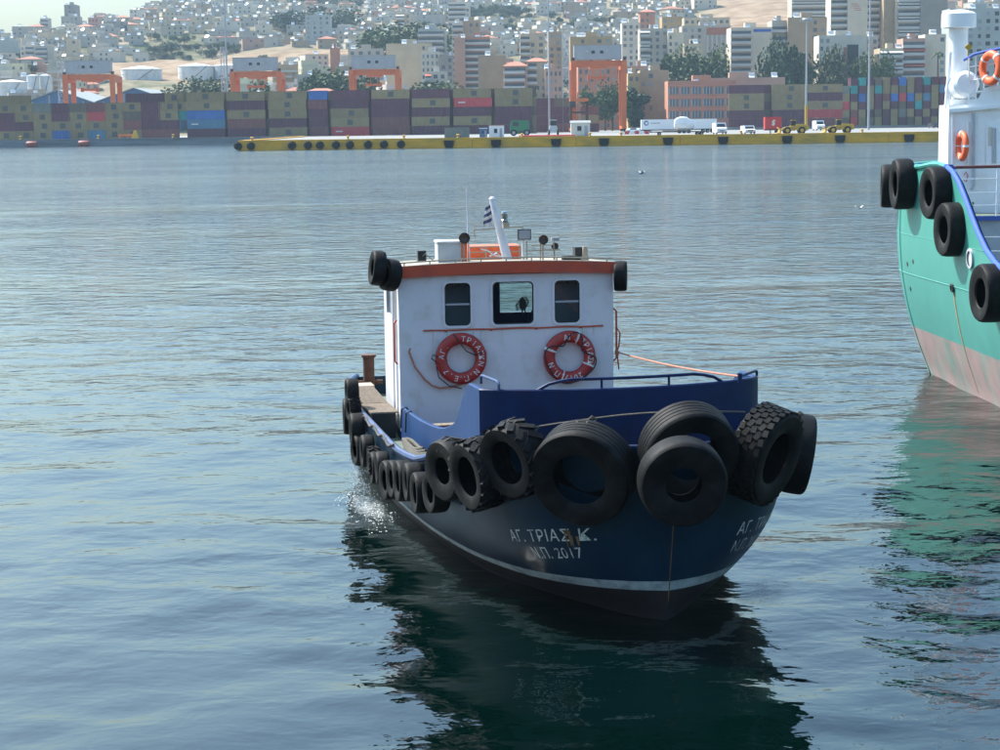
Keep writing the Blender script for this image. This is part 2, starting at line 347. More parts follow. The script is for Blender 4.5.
# bare sandy patches: (px, py, half-width m, half-depth m, distance)
SAND = [(165, 64, 75, 90, 1075), (215, 55, 60, 80, 1100), (300, 52, 70, 70, 1105), (772, 10, 48, 200, 1330), (748, 18, 36, 110, 1180), (455, 18, 14, 60, 1330), (640, 2, 60, 60, 1560)]
SANDW = [(at(p, q, d).x, d, a, b) for p, q, a, b, d in SAND]
def sandiness(X, Y):
    s = 0
    for cx, cy, a, b in SANDW:
        s = max(s, 1.25-((X-cx)/a)**2-((Y-cy)/b)**2)
    return min(max(s*1.6, 0), 1)
def make_terrain():
    xs = np.linspace(-900, 900, 181); ys = np.concatenate([np.linspace(700, 1400, 90), np.linspace(1415, 2600, 60)])
    V = []; colr = []
    for y in ys:
        for x in xs:
            V.append((x, y, terr(x, y))); colr.append(sandiness(x, y))
    nx = len(xs); fs = [(j*nx+i, j*nx+i+1, (j+1)*nx+i+1, (j+1)*nx+i) for j in range(len(ys)-1) for i in range(nx-1)]
    me = bpy.data.meshes.new('hillside'); me.from_pydata(V, [], fs); me.polygons.foreach_set('use_smooth', [True]*len(fs))
    a = me.attributes.new('sand', 'FLOAT', 'POINT'); a.data.foreach_set('value', colr)
    m = bpy.data.materials.new('hillside_soil'); m.use_nodes = True; N = m.node_tree.nodes; L = m.node_tree.links; b = N['Principled BSDF']; b.inputs['Roughness'].default_value = .95
    b.inputs['Specular IOR Level'].default_value = .1
    tc = N.new('ShaderNodeTexCoord'); n = N.new('ShaderNodeTexNoise'); n.inputs['Scale'].default_value = .03; n.inputs['Detail'].default_value = 8; n.inputs['Roughness'].default_value = .7; L.new(tc.outputs['Object'], n.inputs[0])
    cr = N.new('ShaderNodeValToRGB'); e = cr.color_ramp.elements; e[0].position = .38; e[0].color = (.07, .085, .04, 1); e[1].position = .62; e[1].color = (.27, .21, .14, 1)
    L.new(n.outputs[0], cr.inputs[0])
    cs = N.new('ShaderNodeValToRGB'); e = cs.color_ramp.elements; e[0].position = .35; e[0].color = (.19, .12, .07, 1); e[1].position = .62; e[1].color = (.29, .215, .14, 1)
    n3 = N.new('ShaderNodeTexNoise'); n3.inputs['Scale'].default_value = .08; n3.inputs['Detail'].default_value = 8; L.new(tc.outputs['Object'], n3.inputs[0]); L.new(n3.outputs[0], cs.inputs[0])
    at_ = N.new('ShaderNodeAttribute'); at_.attribute_name = 'sand'
    mx = N.new('ShaderNodeMix'); mx.data_type = 'RGBA'; L.new(at_.outputs['Fac'], mx.inputs[0]); L.new(cr.outputs[0], mx.inputs[6]); L.new(cs.outputs[0], mx.inputs[7]); L.new(mx.outputs[2], b.inputs['Base Color'])
    me.materials.append(m); kind(link('hillside', me), 'structure')
make_terrain()

# ------------------------------------------------------------------ quays
QZ = 2.0
YQ, YG = 430.0, 572.0
XC = at(238, 145, YQ).x
b = MB(); b.add([(XC, YQ+1.2, QZ), (900, YQ+1.2, QZ), (900, 780, QZ), (XC, 780, QZ)], [(0, 1, 2, 3)])
b.add([(-900, YG+.8, QZ), (XC, YG+.8, QZ), (XC, 780, QZ), (-900, 780, QZ)], [(0, 1, 2, 3)])
kind(b.build('quay_ground', M['concrete']), 'structure')
# grey quay wall on the left
b = MB(); b.box(-900, XC-.5, YG, YG+.8, -1.5, QZ+.06); gw = tag(b.build('quay_wall', M['quaygrey']), 'long grey concrete quay wall below the low container stacks', 'quay wall')
b = MB(); b.box(-900, XC-.5, YG-.05, YG+1.0, QZ+.062, QZ+.3); b.build('coping', M['concrete'], gw)
# yellow quay
yw = empty('yellow_quay_wall', (XC, YQ, 0)); tag(yw, 'yellow painted concrete quay edge with black rubber fenders', 'quay wall')
x = XC; k = 0
while x < 400:
    L_ = 24 if k else 30
    b = MB(); b.box(x+.04, x+L_-.04, YQ, YQ+1.2, -1.5, QZ+.32)
    b.build('wall_panel', M['yellow'], yw, origin=(XC, YQ, 0)); x += L_; k += 1
b = MB(); b.box(XC, XC+1.2, YQ+1.2, YG+.8, -1.5, QZ+.3); b.build('end_wall', M['yellow'], yw, origin=(XC, YQ, 0))
for i, px in enumerate([238, 251, 292, 308, 320, 336, 350, 368, 384, 401]):
    p = at(px, 146, YQ-.3); b = MB()
    b.lathe([(0, -.35), (.7, -.35), (.95, -.1), (.95, .2), (.7, .4), (0, .4)], 14, Matrix.Translation((p.x, YQ-.36, 1.05)) @ Matrix.Rotation(math.pi/2, 4, 'X'))
    b.build('fender', M['rubber'], yw, True, (XC, YQ, 0))
for px in [449, 496, 556, 604, 668, 723, 787, 840, 909, 960]:
    p = at(px, 142, YQ); b = MB()
    b.box(p.x-1.1, p.x+1.1, YQ-.5, YQ-.003, .55, 1.55); b.prism([(p.x-1.05, .55), (p.x+1.05, .55), (p.x+.75, .05), (p.x-.75, .05)], YQ-.4, YQ-.004)
    b.prism([(p.x-1.35, 1.56), (p.x+1.35, 1.56), (p.x+1.1, 1.75), (p.x-1.1, 1.75)], YQ-.46, YQ-.004)
    b.build('fender', M['rubber'], yw, False, (XC, YQ, 0))
for i, px in enumerate([252, 348, 404, 458, 522, 590, 621, 741, 862]):
    p = at(px, 138, YQ+.7); b = MB(); b.lathe([(0, 0), (.32, 0), (.24, .12), (.22, .45), (.42, .55), (.42, .7), (.2, .8), (0, .8)], 12, Matrix.Translation((p.x, YQ+.6, QZ+.32)))
    tag(b.build('mooring_bollard', M['loader'], None, True), 'small yellow mooring bollard on the yellow quay edge', 'bollard', 'bollards on the yellow quay')
for px in (20, 98, 173):
    p = at(px, 138, YG); b = MB(); b.lathe([(0, 0), (.4, 0), (.3, .2), (.28, .6), (.5, .8), (.5, 1.0), (0, 1.1)], 12, Matrix.Translation((p.x, YG+.5, QZ+.3)))
    tag(b.build('mooring_bollard', M['loader'], None, True), 'yellow mooring bollard on the grey quay coping', 'bollard', 'bollards on the grey quay')
for px in (32, 84):
    p = at(px, 142, YG-.6); b = MB()
    b.lathe([(0, -1.6), (.8, -1.6), (1.0, -1.35), (1.0, 1.35), (.8, 1.6), (0, 1.6)], 14, Matrix.Translation((p.x, YG-1.0, .75)) @ Matrix.Rotation(math.pi/2, 4, 'Y'))
    tag(b.build('floating_fender', M['floatred'], None, True), 'red cylindrical fender floating against the grey quay wall', 'fender', 'red fenders at the grey quay')
# ================================================================== the tug
PSI = math.radians(13)
TM = Matrix.Translation((1.92, 21.1, 0)) @ Matrix.Rotation(PSI, 4, 'Z')     # local x = to port, y = aft, z up
tug = empty('tugboat', M=TM)
tag(tug, 'small blue tugboat with white wheelhouse and tyre-hung bow coming head on', 'tugboat')
LEN = 12.6
Wl = pchip([0, .4, 1.53, 3.27, 5.13, 7.2, 9.6, 11.4, LEN], [.0, .36, 1.02, 1.56, 1.82, 1.93, 1.92, 1.85, 1.6])
Dk = pchip([0, .08, .2, .45, .9, 1.4, 2.4, 3.4, 5.4, 9.4, 11.8, LEN], [.0, .36, .68, 1.12, 1.58, 1.86, 2.1, 2.2, 2.25, 2.2, 2.02, 1.75])
ZR = pchip([0, .4, 1.8, 3.2, 4.3, 6, 9, LEN], [2.12, 2.1, 1.96, 1.56, 1.30, 1.2, 1.2, 1.32])
ZS = pchip([0, 3, 6, LEN], [.36, .24, .19, .19]); ZW = pchip([0, 3, 6, LEN], [.115, .095, .075, .07])
def vs(z): return -.42*min(max(z, -.7), 2.2)/2.1
def hull(side, t, z):
    zr = ZR(t); w_, d_ = Wl(t), Dk(t)
    if z >= 0: bb = w_+(d_-w_)*(1-(1-min(z/1.45, 1))**2.3)
    else: bb = w_*(1+.38*z)
    return Vector((side*bb, vs(z)+t, z))
def hull_n(side, t, z):
    a = hull(side, t+.03, z)-hull(side, max(t-.03, 0), z); c = hull(side, t, z+.04)-hull(side, t, z-.04)
    n = a.cross(c).normalized()
    if n.x*side < 0: n = -n
    return n
def hull_find(side, px, py, tmax=LEN):
    """where on the hull's side a pixel's ray lands: (t, z)"""
    best = None; t0, t1, z0, z1 = 0.02, tmax, .2, 2.1; nt, nz = 60, 30
    for it in range(4):
        best = None
        for i in range(nt+1):
            for j in range(nz+1):
                t = t0+(t1-t0)*i/nt; z = z0+(z1-z0)*j/nz
                if t < 0 or z > ZR(t)+.3: continue
                q = proj(TM @ hull(side, t, z)); e = (q[0]-px)**2+(q[1]-py)**2
                if best is None or e < best[0]: best = (e, t, z)
        dt, dz = (t1-t0)/nt*2, (z1-z0)/nz*2
        t0, t1, z0, z1 = max(best[1]-dt, 0.01), best[1]+dt, best[2]-dz, best[2]+dz; nt, nz = 14, 14
    return best[1], best[2]
tg = [0, .03, .07, .12, .18, .25, .34, .45, .58, .74, .9, 1.1, 1.35, 1.65, 2, 2.4, 2.8, 3.2, 3.7, 4.2, 4.8, 5.4, 6, 6.8, 7.6, 8.4, 9.2, 10, 10.7, 11.3, 11.8, 12.2, LEN]
def band(name, m, zf):
    b = MB(); n = len(tg); rows = len(zf(0))
    for side in (-1, 1):
        vsx = [hull(side, t, z) for t in tg for z in zf(t)]
        fs = []
        for i in range(n-1):
            for j in range(rows-1):
                q = (i*rows+j, (i+1)*rows+j, (i+1)*rows+j+1, i*rows+j+1); fs.append(q if side < 0 else q[::-1])
        b.add(vsx, fs)
    z = zf(LEN)
    for j in range(rows-1):
        b.add([hull(-1, LEN, z[j]), hull(1, LEN, z[j]), hull(1, LEN, z[j+1]), hull(-1, LEN, z[j+1])], [(0, 1, 2, 3)])
    return b.build(name, m, tug, True)
band('hull_bottom', M['bottom'], lambda t: [-.7, -.35, 0, ZS(t)*.5, ZS(t)])
band('boot_stripe', M['stripe'], lambda t: [ZS(t), ZS(t)+ZW(t)])
hullo = band('hull', M['hull'], lambda t: [ZS(t)+ZW(t)+(ZR(t)-ZS(t)-ZW(t))*f for f in np.linspace(0, 1, 14)])
# rust line down the stem
b = MB(); b.tube([(0, vs(z)-.004, z) for z in np.linspace(.2, 1.5, 12)], [.004+.003*abs(math.sin(i*2.1)) for i in range(12)], 6); b.build('stem_bar', M['streak'], tug)
# rail cap and rubbing strake
for side, nm in ((-1, 'rail'), (1, 'rail')):
    b = MB(); b.tube([hull(side, t, ZR(t))+Vector((0, 0, .02)) for t in tg[16:]], .05, 8); b.build(nm, M['rail'], tug, True)
    b = MB(); b.tube([hull(side, t, ZR(t))+Vector((-side*.02, .02, 0)) for t in tg[:17]], .032, 8); b.build(nm, M['blue'], tug, True)
    b = MB(); b.tube([hull(side, t, ZR(t)-.42)+hull_n(side, t, ZR(t)-.42)*.02 for t in tg[18:]], .04, 8); b.build('rubbing_strake', M['hull'], tug, True)
# inner bulwark and deck
def dz(t): return ZR(t)-.33
b = MB(); vsx = []; fs = []
tt = tg[6:]
for t in tt:
    for s in (-1, 1):
        p = hull(s, t, dz(t)); vsx.append((p.x-s*.05, p.y+.03, dz(t)))
for i in range(len(tt)-1): fs.append((2*i, 2*i+1, 2*i+3, 2*i+2))
b.add(vsx, fs); b.build('deck', M['deck'], tug, True)
b = MB()
for s in (-1, 1):
    vsx = []
    for t in tt:
        p = hull(s, t, ZR(t)); p2 = hull(s, t, dz(t)-.02); vsx += [(p2.x-s*.045, p2.y+.04, dz(t)-.02), (p.x-s*.045, p.y+.04, ZR(t))]
    b.add(vsx, [(2*i, 2*i+2, 2*i+3, 2*i+1) for i in range(len(tt)-1)])
b.build('bulwark_lining', M['blue'], tug, True)

# coaming walls round the open well, rising to the high forward bulwark
side_pts = [(-1.72, 7.98), (-1.78, 7.2), (-1.82, 6.4), (-1.85, 5.6), (-1.86, 4.8), (-1.86, 4.2), (-1.855, 3.8), (-1.85, 3.5), (-1.845, 3.2), (-1.85, 3.0), (-1.855, 2.8), (-1.86, 2.6), (-1.865, 2.4), (-1.87, 2.2), (-1.872, 2.0), (-1.875, 1.555)]
CT = pchip([1.5, 2.15, 2.4, 2.7, 3.0, 3.3, 4.2, 8], [2.6, 2.585, 2.5, 2.28, 2.04, 1.9, 1.7, 1.44])
front_pts = [(-1.83, 1.50), (-1.65, 1.41), (-1.3, 1.28), (-1.0, 1.19), (-.6, 1.12), (-.2, 1.08), (.2, 1.08), (.6, 1.12), (1.0, 1.19), (1.3, 1.28), (1.55, 1.39), (1.67, 1.485)]
def wall_strip(name, pts, m, th=.07):
    P = [Vector((p[0], p[1], 0)) for p in pts]; vsx = []
    for i, p in enumerate(P):
        t = (P[min(i+1, len(P)-1)]-P[max(i-1, 0)]).normalized(); n = Vector((t.y, -t.x, 0))
        if n.dot(Vector((0, 4, 0))-p) < 0: n = -n
        zt = CT(p.y); zb = dz(p.y+.3)-.08
        for q, z in ((p, zb), (p, zt-.015), (p+n*.015, zt), (p+n*(th-.015), zt), (p+n*th, zt-.015), (p+n*th, zb)): vsx.append((q.x, q.y, z))
    fs = []
    for i in range(len(P)-1):
        for j in range(5): fs.append((i*6+j, i*6+j+1, (i+1)*6+j+1, (i+1)*6+j))
    fs += [(5, 4, 3, 2, 1, 0), tuple((len(P)-1)*6+j for j in range(6))]
    b = MB(); b.add(vsx, fs); return b.build(name, m, tug, True)
wall_strip('coaming', side_pts, M['bluelit']); wall_strip('coaming', [(min(-x, 1.85-.14*max(0, min(1, (3-y)/1.4))), y) for x, y in side_pts], M['bluelit'])
# corner piece joins side and front with a crisp edge
fb = wall_strip('forward_bulwark', [(-1.875, 1.55)]+front_pts+[(1.71, 1.55)], M['blue'])
b = MB(); b.add([(-1.7, 7.98, .93), (-1.78, 3.4, 1.25), (-1.7, 1.6, 1.72), (1.7, 1.6, 1.72), (1.78, 3.4, 1.25), (1.7, 7.98, .93)], [(0, 1, 4, 5), (1, 2, 3, 4)]); b.build('well_floor', M['redfloor'], tug)
b = MB(); b.box(-1.66, 1.66, 6.9, 7.1, 1.22, 1.28); b.build('well_beam', M['wood'], tug)
b = MB()
def rail_path(p0, p1, h, nseg=8):
    """low bent handrail from p0 to p1"""
    P = []
    a, c = Vector(p0), Vector(p1); up = Vector((0, 0, h)); d = (c-a); u = d.normalized()*h*.9
    P += [a, a+up*.7, a+up*.92+u*.25, a+up+u*.8]
    for i in range(1, nseg): P.append(a+up+u*.8+(d-u*1.6)*i/nseg)
    P += [c+up-u*.8, c+up*.92-u*.25, c+up*.7, c]
    return P
def on_front(x):
    xs = [p[0] for p in front_pts]; ys = [p[1] for p in front_pts]
    return float(np.interp(x, xs, ys))+.035
P = []
for i, x in enumerate(np.linspace(-1.22, 1.15, 18)):
    e = min(i, 17-i); P.append((x, on_front(x), 2.6+(-.02 if e == 0 else .06 if e == 1 else .095 if e == 2 else .115)))
b.tube(P, .02, 8)
for x in (-.45, .4): b.tube([(x, on_front(x), 2.59), (x, on_front(x), 2.715)], .016, 6)
b.build('handrail', M['blue'], tug, True)
b = MB(); b.tube(rail_path((-1.73, 2.1, 2.58), (-1.66, 1.42, 2.58), .11), .019, 8); b.build('handrail', M['rail'], tug, True)
b = MB(); b.tube(rail_path((1.35, 1.2, 2.59), (1.72, 1.62, 2.59), .07), .017, 8); b.tube([(1.33, 1.18, 2.58), (1.33, 1.18, 2.70)], .03, 8); b.build('fairlead', M['blue'], tug, True)
# little hooks over the coaming
for y in (7.3, 6.9):
    b = MB(); b.tube([(-1.70, y, 1.45), (-1.76, y, 1.52), (-1.83, y, 1.49), (-1.845, y, 1.2)], .014, 6); b.build('hook', M['ropeblack'], tug)

# slatted platform beside the wheelhouse, bollard and stern gear
b = MB(); b.box(-2.12, -1.74, 8.35, 9.3, .87, 1.27); b.build('side_locker', M['black'], tug)
b = MB(); b.box(-2.06, -1.74, 9.32, 11.2, .87, 1.20); b.build('side_locker', M['black'], tug)
for i in range(11):
    y0 = 8.33+i*.088; b = MB(); b.box(-2.14, -1.70, y0, y0+.055, 1.272, 1.30); b.build('slat', M['wood'], tug)
for i in range(17):
    y0 = 9.35+i*.088; b = MB(); b.box(-2.10, -1.70, y0, y0+.055, 1.272+i*.004, 1.30+i*.004); b.build('slat', M['wood'], tug)
b = MB(); b.box(-2.08, -1.66, 10.9, 11.3, 1.33, 1.36); b.build('plank', M['cream'], tug)
b = MB(); b.lathe([(0, 0), (.13, 0), (.13, .05), (.1, .05), (.1, .68), (.13, .70), (.13, .74), (0, .74)], 16, Matrix.Translation((-1.62, 11.75, 1.05))); b.tube([(-1.85, 11.75, 1.3), (-1.38, 11.75, 1.3)], .04, 8)
b.build('towing_bitt', M['rust'], tug, True)

# ---- wheelhouse, built in its own frame: front at y=0
WM = Matrix.Translation((0, 8.0, 0)) @ Matrix.Rotation(math.radians(-5), 4, 'Z'); WW = TM @ WM
HW, ZB, ZT, DEP = 1.70, .84, 3.44, 2.9
def wall_holes(b, x0, x1, z0, z1, holes, y0, y1, axis='y'):
    xs = sorted({x0, x1, *[h[0] for h in holes], *[h[1] for h in holes]}); zs = sorted({z0, z1, *[h[2] for h in holes], *[h[3] for h in holes]})
    for i in range(len(xs)-1):
        for j in range(len(zs)-1):
            cx, cz = (xs[i]+xs[i+1])/2, (zs[j]+zs[j+1])/2
            if any(h[0] < cx < h[1] and h[2] < cz < h[3] for h in holes): continue
            if axis == 'y': b.box(xs[i], xs[i+1], y0, y1, zs[j], zs[j+1])
            else: b.box(y0, y1, xs[i], xs[i+1], zs[j], zs[j+1])
def win_px(x0, y0, x1, y1):
    a = plane_hit(x0, y0, WW, 0); c = plane_hit(x1, y1, WW, 0); return (a.x, c.x, c.z, a.z)
WINS = [win_px(444, 282, 471, 325), win_px(492, 281, 534, 323), win_px(554, 282, 580, 324)]
zlo = sum(h[2] for h in WINS)/3; zhi = sum(h[3] for h in WINS)/3
WINS = [(h[0], h[1], zlo, zhi) for h in WINS]
cabin = None
b = MB(); TH = .06
wall_holes(b, -HW, HW, ZB, ZT, WINS, 0, TH)
# the aft window, in line with the middle one; side wall openings
a0 = plane_hit(499, 279, WW, DEP); a1 = plane_hit(545, 311, WW, DEP)
RW = (a0.x, a1.x+.12, a1.z, 3.36)
wall_holes(b, -HW, HW, ZB, ZT, [RW], DEP-TH, DEP)
wall_holes(b, TH, DEP-TH, ZB, ZT, [(.35, .95, zlo, zhi), (1.4, 2.4, zlo, zhi)], -HW, -HW+TH, 'x')
wall_holes(b, TH, DEP-TH, ZB, ZT, [(.5, 1.1, zlo, zhi), (1.5, 2.4, zlo, zhi)], HW-TH, HW, 'x')
cabin = b.build('wheelhouse', M['white'], tug); cabin.matrix_local = WM
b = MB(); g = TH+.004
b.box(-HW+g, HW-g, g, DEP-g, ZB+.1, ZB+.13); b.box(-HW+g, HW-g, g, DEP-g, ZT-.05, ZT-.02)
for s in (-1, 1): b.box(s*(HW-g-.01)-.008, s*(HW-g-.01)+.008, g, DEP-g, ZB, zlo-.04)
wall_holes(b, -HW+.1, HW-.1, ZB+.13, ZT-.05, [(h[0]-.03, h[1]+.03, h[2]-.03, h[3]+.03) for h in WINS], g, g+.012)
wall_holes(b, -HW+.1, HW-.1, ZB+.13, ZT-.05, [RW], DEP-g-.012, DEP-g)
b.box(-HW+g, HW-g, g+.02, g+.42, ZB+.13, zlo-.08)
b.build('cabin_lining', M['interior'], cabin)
def rr_ring(b, h, grow_out, grow_in, rad, y0, y1, n=5):
    """rounded rectangular frame ring"""
    def loop(g, r):
        x0, x1, z0, z1 = h[0]-g, h[1]+g, h[2]-g, h[3]+g; P = []
        for cx, cz, a in ((x1-r, z1-r, 0), (x0+r, z1-r, 90), (x0+r, z0+r, 180), (x1-r, z0+r, 270)):
            for k in range(n+1):
                an = math.radians(a+90*k/n); P.append((cx+r*math.cos(an), cz+r*math.sin(an)))
        return P
    o = loop(grow_out, rad+grow_out); i = loop(-grow_in, rad); m_ = len(o)
    vsx = [(x, y0, z) for x, z in o]+[(x, y0, z) for x, z in i]+[(x, y1, z) for x, z in o]+[(x, y1, z) for x, z in i]
    fs = []
    for k in range(m_):
        k2 = (k+1) % m_
        fs += [(k, k2, m_+k2, m_+k), (k, 2*m_+k, 2*m_+k2, k2), (m_+k, m_+k2, 3*m_+k2, 3*m_+k), (2*m_+k, 3*m_+k, 3*m_+k2, 2*m_+k2)]
    b.add(vsx, fs)
for i, h in enumerate(WINS):
    b = MB(); rr_ring(b, h, .035, .004, .075, -.022, TH+.004); b.build('window_frame', M['white'], cabin, True)
    b = MB(); rr_ring(b, h, -.004, .022, .07, .006, .03); b.build('window_gasket', M['black'], cabin, True)
    b = MB(); b.box(h[0]+.004, h[1]-.004, .014, .02, h[2]+.004, h[3]-.004); b.build('window_pane', M['glass'], cabin)
    if i != 1:
        b = MB(); b.box(h[0]+.02, h[1]-.02, -.004, .03, (h[2]+h[3])/2-.015, (h[2]+h[3])/2+.015); b.build('window_bar', M['grey'], cabin)
        b = MB(); b.box((h[0]+h[1])/2-.05, (h[0]+h[1])/2+.05, .03, .05, h[3]-.06, h[3]-.02); b.build('window_catch', M['black'], cabin)
        b = MB(); b.box(h[0]-.06, h[1]+.06, .5, .52, h[2]-.1, h[3]+.1); b.build('blind', M['machgrey'], cabin)
b = MB(); b.box(RW[0]+.003, RW[1]-.003, DEP-.035, DEP-.03, RW[2]+.003, RW[3]-.003); b.build('window_pane', M['glass'], cabin)
for s in (-1, 1):
    for y0, y1 in ([(.35, .95), (1.4, 2.4)] if s < 0 else [(.5, 1.1), (1.5, 2.4)]):
        b = MB(); b.box(s*HW-s*.03-.003, s*HW-s*.03+.003, y0+.003, y1-.003, zlo+.003, zhi-.003); b.build('window_pane', M['glassdark'], cabin)
# corner trims, plinth and red line
b = MB(); b.box(-HW-.012, HW+.012, -.014, DEP+.01, ZB-.1, ZB+.16); b.build('plinth', M['blue'], cabin)
l0 = plane_hit(423, 328.5, WW, 0); l1 = plane_hit(603, 328, WW, 0); zl = (l0.z+l1.z)/2
b = MB(); b.tube([(x, -.012, zl+.004*math.sin(x*9)) for x in np.linspace(l0.x, l1.x, 24)], .013, 8); b.build('grab_bar', M['red'], cabin, True)
for k in range(4):
    x = l0.x+(l1.x-l0.x)*(k+.5)/4; b = MB(); b.box(x-.02, x+.02, -.012, .0, zl-.03, zl-.008); b.build('bracket', M['red'], cabin)
# grime: thin runs below the fascia, window corners and fittings
r_ = random.Random(12)
for k in range(7):
    x = r_.uniform(-HW+.05, HW-.05); z1 = r_.choice([ZT-.02, zlo-.05, zl-.02, zl-.02]); ln = r_.uniform(.12, .5); wd = r_.uniform(.004, .011)
    if z1 > zlo and any(h[0]-.08 < x < h[1]+.08 for h in WINS): ln = min(ln, .07)
    b = MB(); b.add([(x-wd, -.003, z1), (x+wd, -.003, z1), (x+wd*.3, -.003, z1-ln), (x-wd*.3, -.003, z1-ln)], [(0, 1, 2, 3)]); b.build('rust_run', M['grime'], cabin)
for x in (-.42, .6):
    b = MB(); b.box(x-.006, x+.006, -.004, .0005, ZB+.17, ZT-.02) if False else b.tube([(x, .001, ZB+.17), (x, .001, zl-.03)], .006, 5); b.build('weld_seam', M['white'], cabin)
# door edge on the starboard side
b = MB(); b.box(-HW-.02, -HW-.001, .38, .44, ZB+.2, ZT-.1); b.box(-HW-.02, -HW-.001, 1.02, 1.08, ZB+.2, ZT-.1); b.build('door_frame', M['white'], cabin)
b = MB(); b.tube([(-HW-.02, .15, 2.75), (-HW-.06, .15, 2.7), (-HW-.06, .15, 2.1), (-HW-.02, .15, 2.05)], .016, 8); b.build('grab_handle', M['red'], cabin, True)
b = MB(); b.tube([(HW+.01, .1, 2.85), (HW+.07, .1, 2.8), (HW+.07, .1, 2.05), (HW+.01, .1, 2.0)], .016, 8); b.build('grab_handle', M['red'], cabin, True)
# roof: cambered slab with the red fascia
def roof_z(x, y=0): return ZT+.20-.05*(x/HW)**2-.055*max(y, 0)
b = MB(); n = 13; xs = np.linspace(-HW-.07, HW+.07, n); vsx = []
for x in xs: vsx += [(x, -.10, ZT+.02-.04*(x/HW)**2), (x, -.10, roof_z(x)), (x, DEP+.12, roof_z(x, DEP)), (x, DEP+.12, ZT-.14-.04*(x/HW)**2)]
fs = []
for i in range(n-1):
    for j in range(4): fs.append((i*4+j, i*4+(j+1) % 4, (i+1)*4+(j+1) % 4, (i+1)*4+j))
fs += [(3, 2, 1, 0), tuple((n-1)*4+j for j in range(4))]
b.add(vsx, fs); b.build('roof', M['red'], cabin, True)
b = MB(); xs = np.linspace(-HW-.06, HW+.06, n)
b.add([(x, y, roof_z(x, y)+.012) for x in xs for y in (-.09, DEP+.11)]+[(x, y, roof_z(x, y)+.002) for x in xs for y in (-.09, DEP+.11)],
      [(2*i, 2*i+2, 2*i+3, 2*i+1) for i in range(n-1)]+[(2*i, 2*n+2*i, 2*n+2*i+2, 2*i+2) for i in range(n-1)])
b.build('roof_top', M['cream'], cabin, True)
def RP(px, py, y): return plane_hit(px, py, WW, y)
# low roof rail
b = MB()
for py_, y in ((260.5, .0),):
    b.tube([(x, y, roof_z(x)+.055) for x in np.linspace(-HW, HW, 20)], .013, 6)
    for x in np.linspace(-HW+.1, HW-.1, 9): b.tube([(x, y, roof_z(x)), (x, y, roof_z(x)+.055)], .012, 6)
b.build('roof_rail', M['cream'], cabin, True)
# mast
mb_, mt_ = RP(509, 259, .9), RP(494, 201, .9)
mast_b = Vector((mb_.x, .9, mb_.z-.12)); mast_t = Vector((mt_.x, 1.1, mt_.z))
b = MB(); b.tube([mast_b, mast_b.lerp(mast_t, .5), mast_t], [.085, .068, .05], 14); b.lathe([(0, 0), (.05, 0), (.055, .03), (.03, .06), (0, .065)], 12, Matrix.Translation(mast_t)); mast = b.build('mast', M['white'], cabin, True)
c0 = mast_b.lerp(mast_t, .58)
b = MB(); b.tube([c0+Vector((-.42, 0, -.02)), c0+Vector((.38, 0, .02))], .013, 6); b.tube([c0+Vector((-.42, 0, -.02)), c0+Vector((-.40, 0, -.16))], .01, 6); b.tube([c0+Vector((-.42, 0, 0)), c0+Vector((-.12, 0, .22))], .006, 5); b.tube([c0+Vector((.37, 0, .02)), c0+Vector((.42, 0, -.07))], .012, 6); b.build('yardarm', M['rust'], mast, True) if False else b.build('yardarm', M['cream'], cabin, True)
q = RP(504.5, 217, .84)
b = MB(); b.lathe([(0, -.09), (.055, -.09), (.06, -.05), (.05, -.04), (.05, .05), (.06, .06), (.05, .09), (0, .1)], 14, Matrix.Translation(q)); b.build('masthead_lantern', M['chrome'], cabin, True)
b = MB(); b.cbox((q.x+.02, .84, q.z-.13), (.10, .12, .09)); b.build('lantern_bracket', M['cream'], cabin)
# flag: faded blue and white, wrapped close to the mast
fl = RP(491, 212, 1.12); b = MB(); n = 10; vsx = []
for i in range(n):
    for j in range(7):
        u = i/(n-1); vsx.append((fl.x+.02-.11*u-.04*j/6*u, 1.15+.04*math.sin(u*6+j*.5), fl.z+.13-.33*j/6-.06*u))
fs = []; ms = []
for i in range(n-1):
    for j in range(6): fs.append((i*7+j, i*7+j+1, (i+1)*7+j+1, (i+1)*7+j)); ms.append(j % 2)
b.add(vsx, fs); b.m = ms
M['flagblue'] = mat('flag_blue', (.03, .05, .13), .8, vary=.1)
b.build('flag', [M['flagblue'], M['shipgrey']], cabin, True)
# antenna
a0 = RP(469, 258, .5); b = MB(); b.tube([(a0.x, .5, a0.z-.05), (a0.x-.012, .5, a0.z+.55), (a0.x-.02, .5, RP(467.5, 186, .5).z)], [.02, .012, .006], 8); b.build('whip_antenna', M['white'], cabin, True)
# lockers and boxes on the roof
def rbox(name, x0, y0, x1, y1, y, d, m, lid=None):
    a, c = RP(x0, y1, y), RP(x1, y0, y); b = MB(); b.box(a.x, c.x, y, y+d, roof_z(0)-.13, c.z); o = b.build(name, m, cabin)
    if lid:
        b = MB(); b.box(a.x-.015, c.x+.015, y-.015, y+d+.015, c.z+.001, c.z+.03); b.build(name.replace('locker', 'lid').replace('box', 'box_lid'), lid, cabin)
    return a, c
rbox('battery_box', 438, 243, 461, 258, .45, .45, M['shipgrey'], M['white'])
rbox('liferaft_locker', 470, 246, 521, 259, 1.25, .6, M['orange'])
rbox('orange_post', 462, 241, 467, 258, .42, .08, M['orange'])
b = MB(); a, c = RP(469, 258, 1.0), RP(520, 246, 1.0)
for x in np.linspace(a.x, c.x, 4): b.tube([(x, 1.0, a.z-.16), (x, 1.0, c.z)], .012, 6)
b.tube([(a.x, 1.0, c.z), (c.x, 1.0, c.z)], .012, 6); b.tube([(a.x, 1.0, (a.z+c.z)/2), (c.x, 1.0, (a.z+c.z)/2)], .010, 6); b.build('locker_rack', M['cream'], cabin, True)
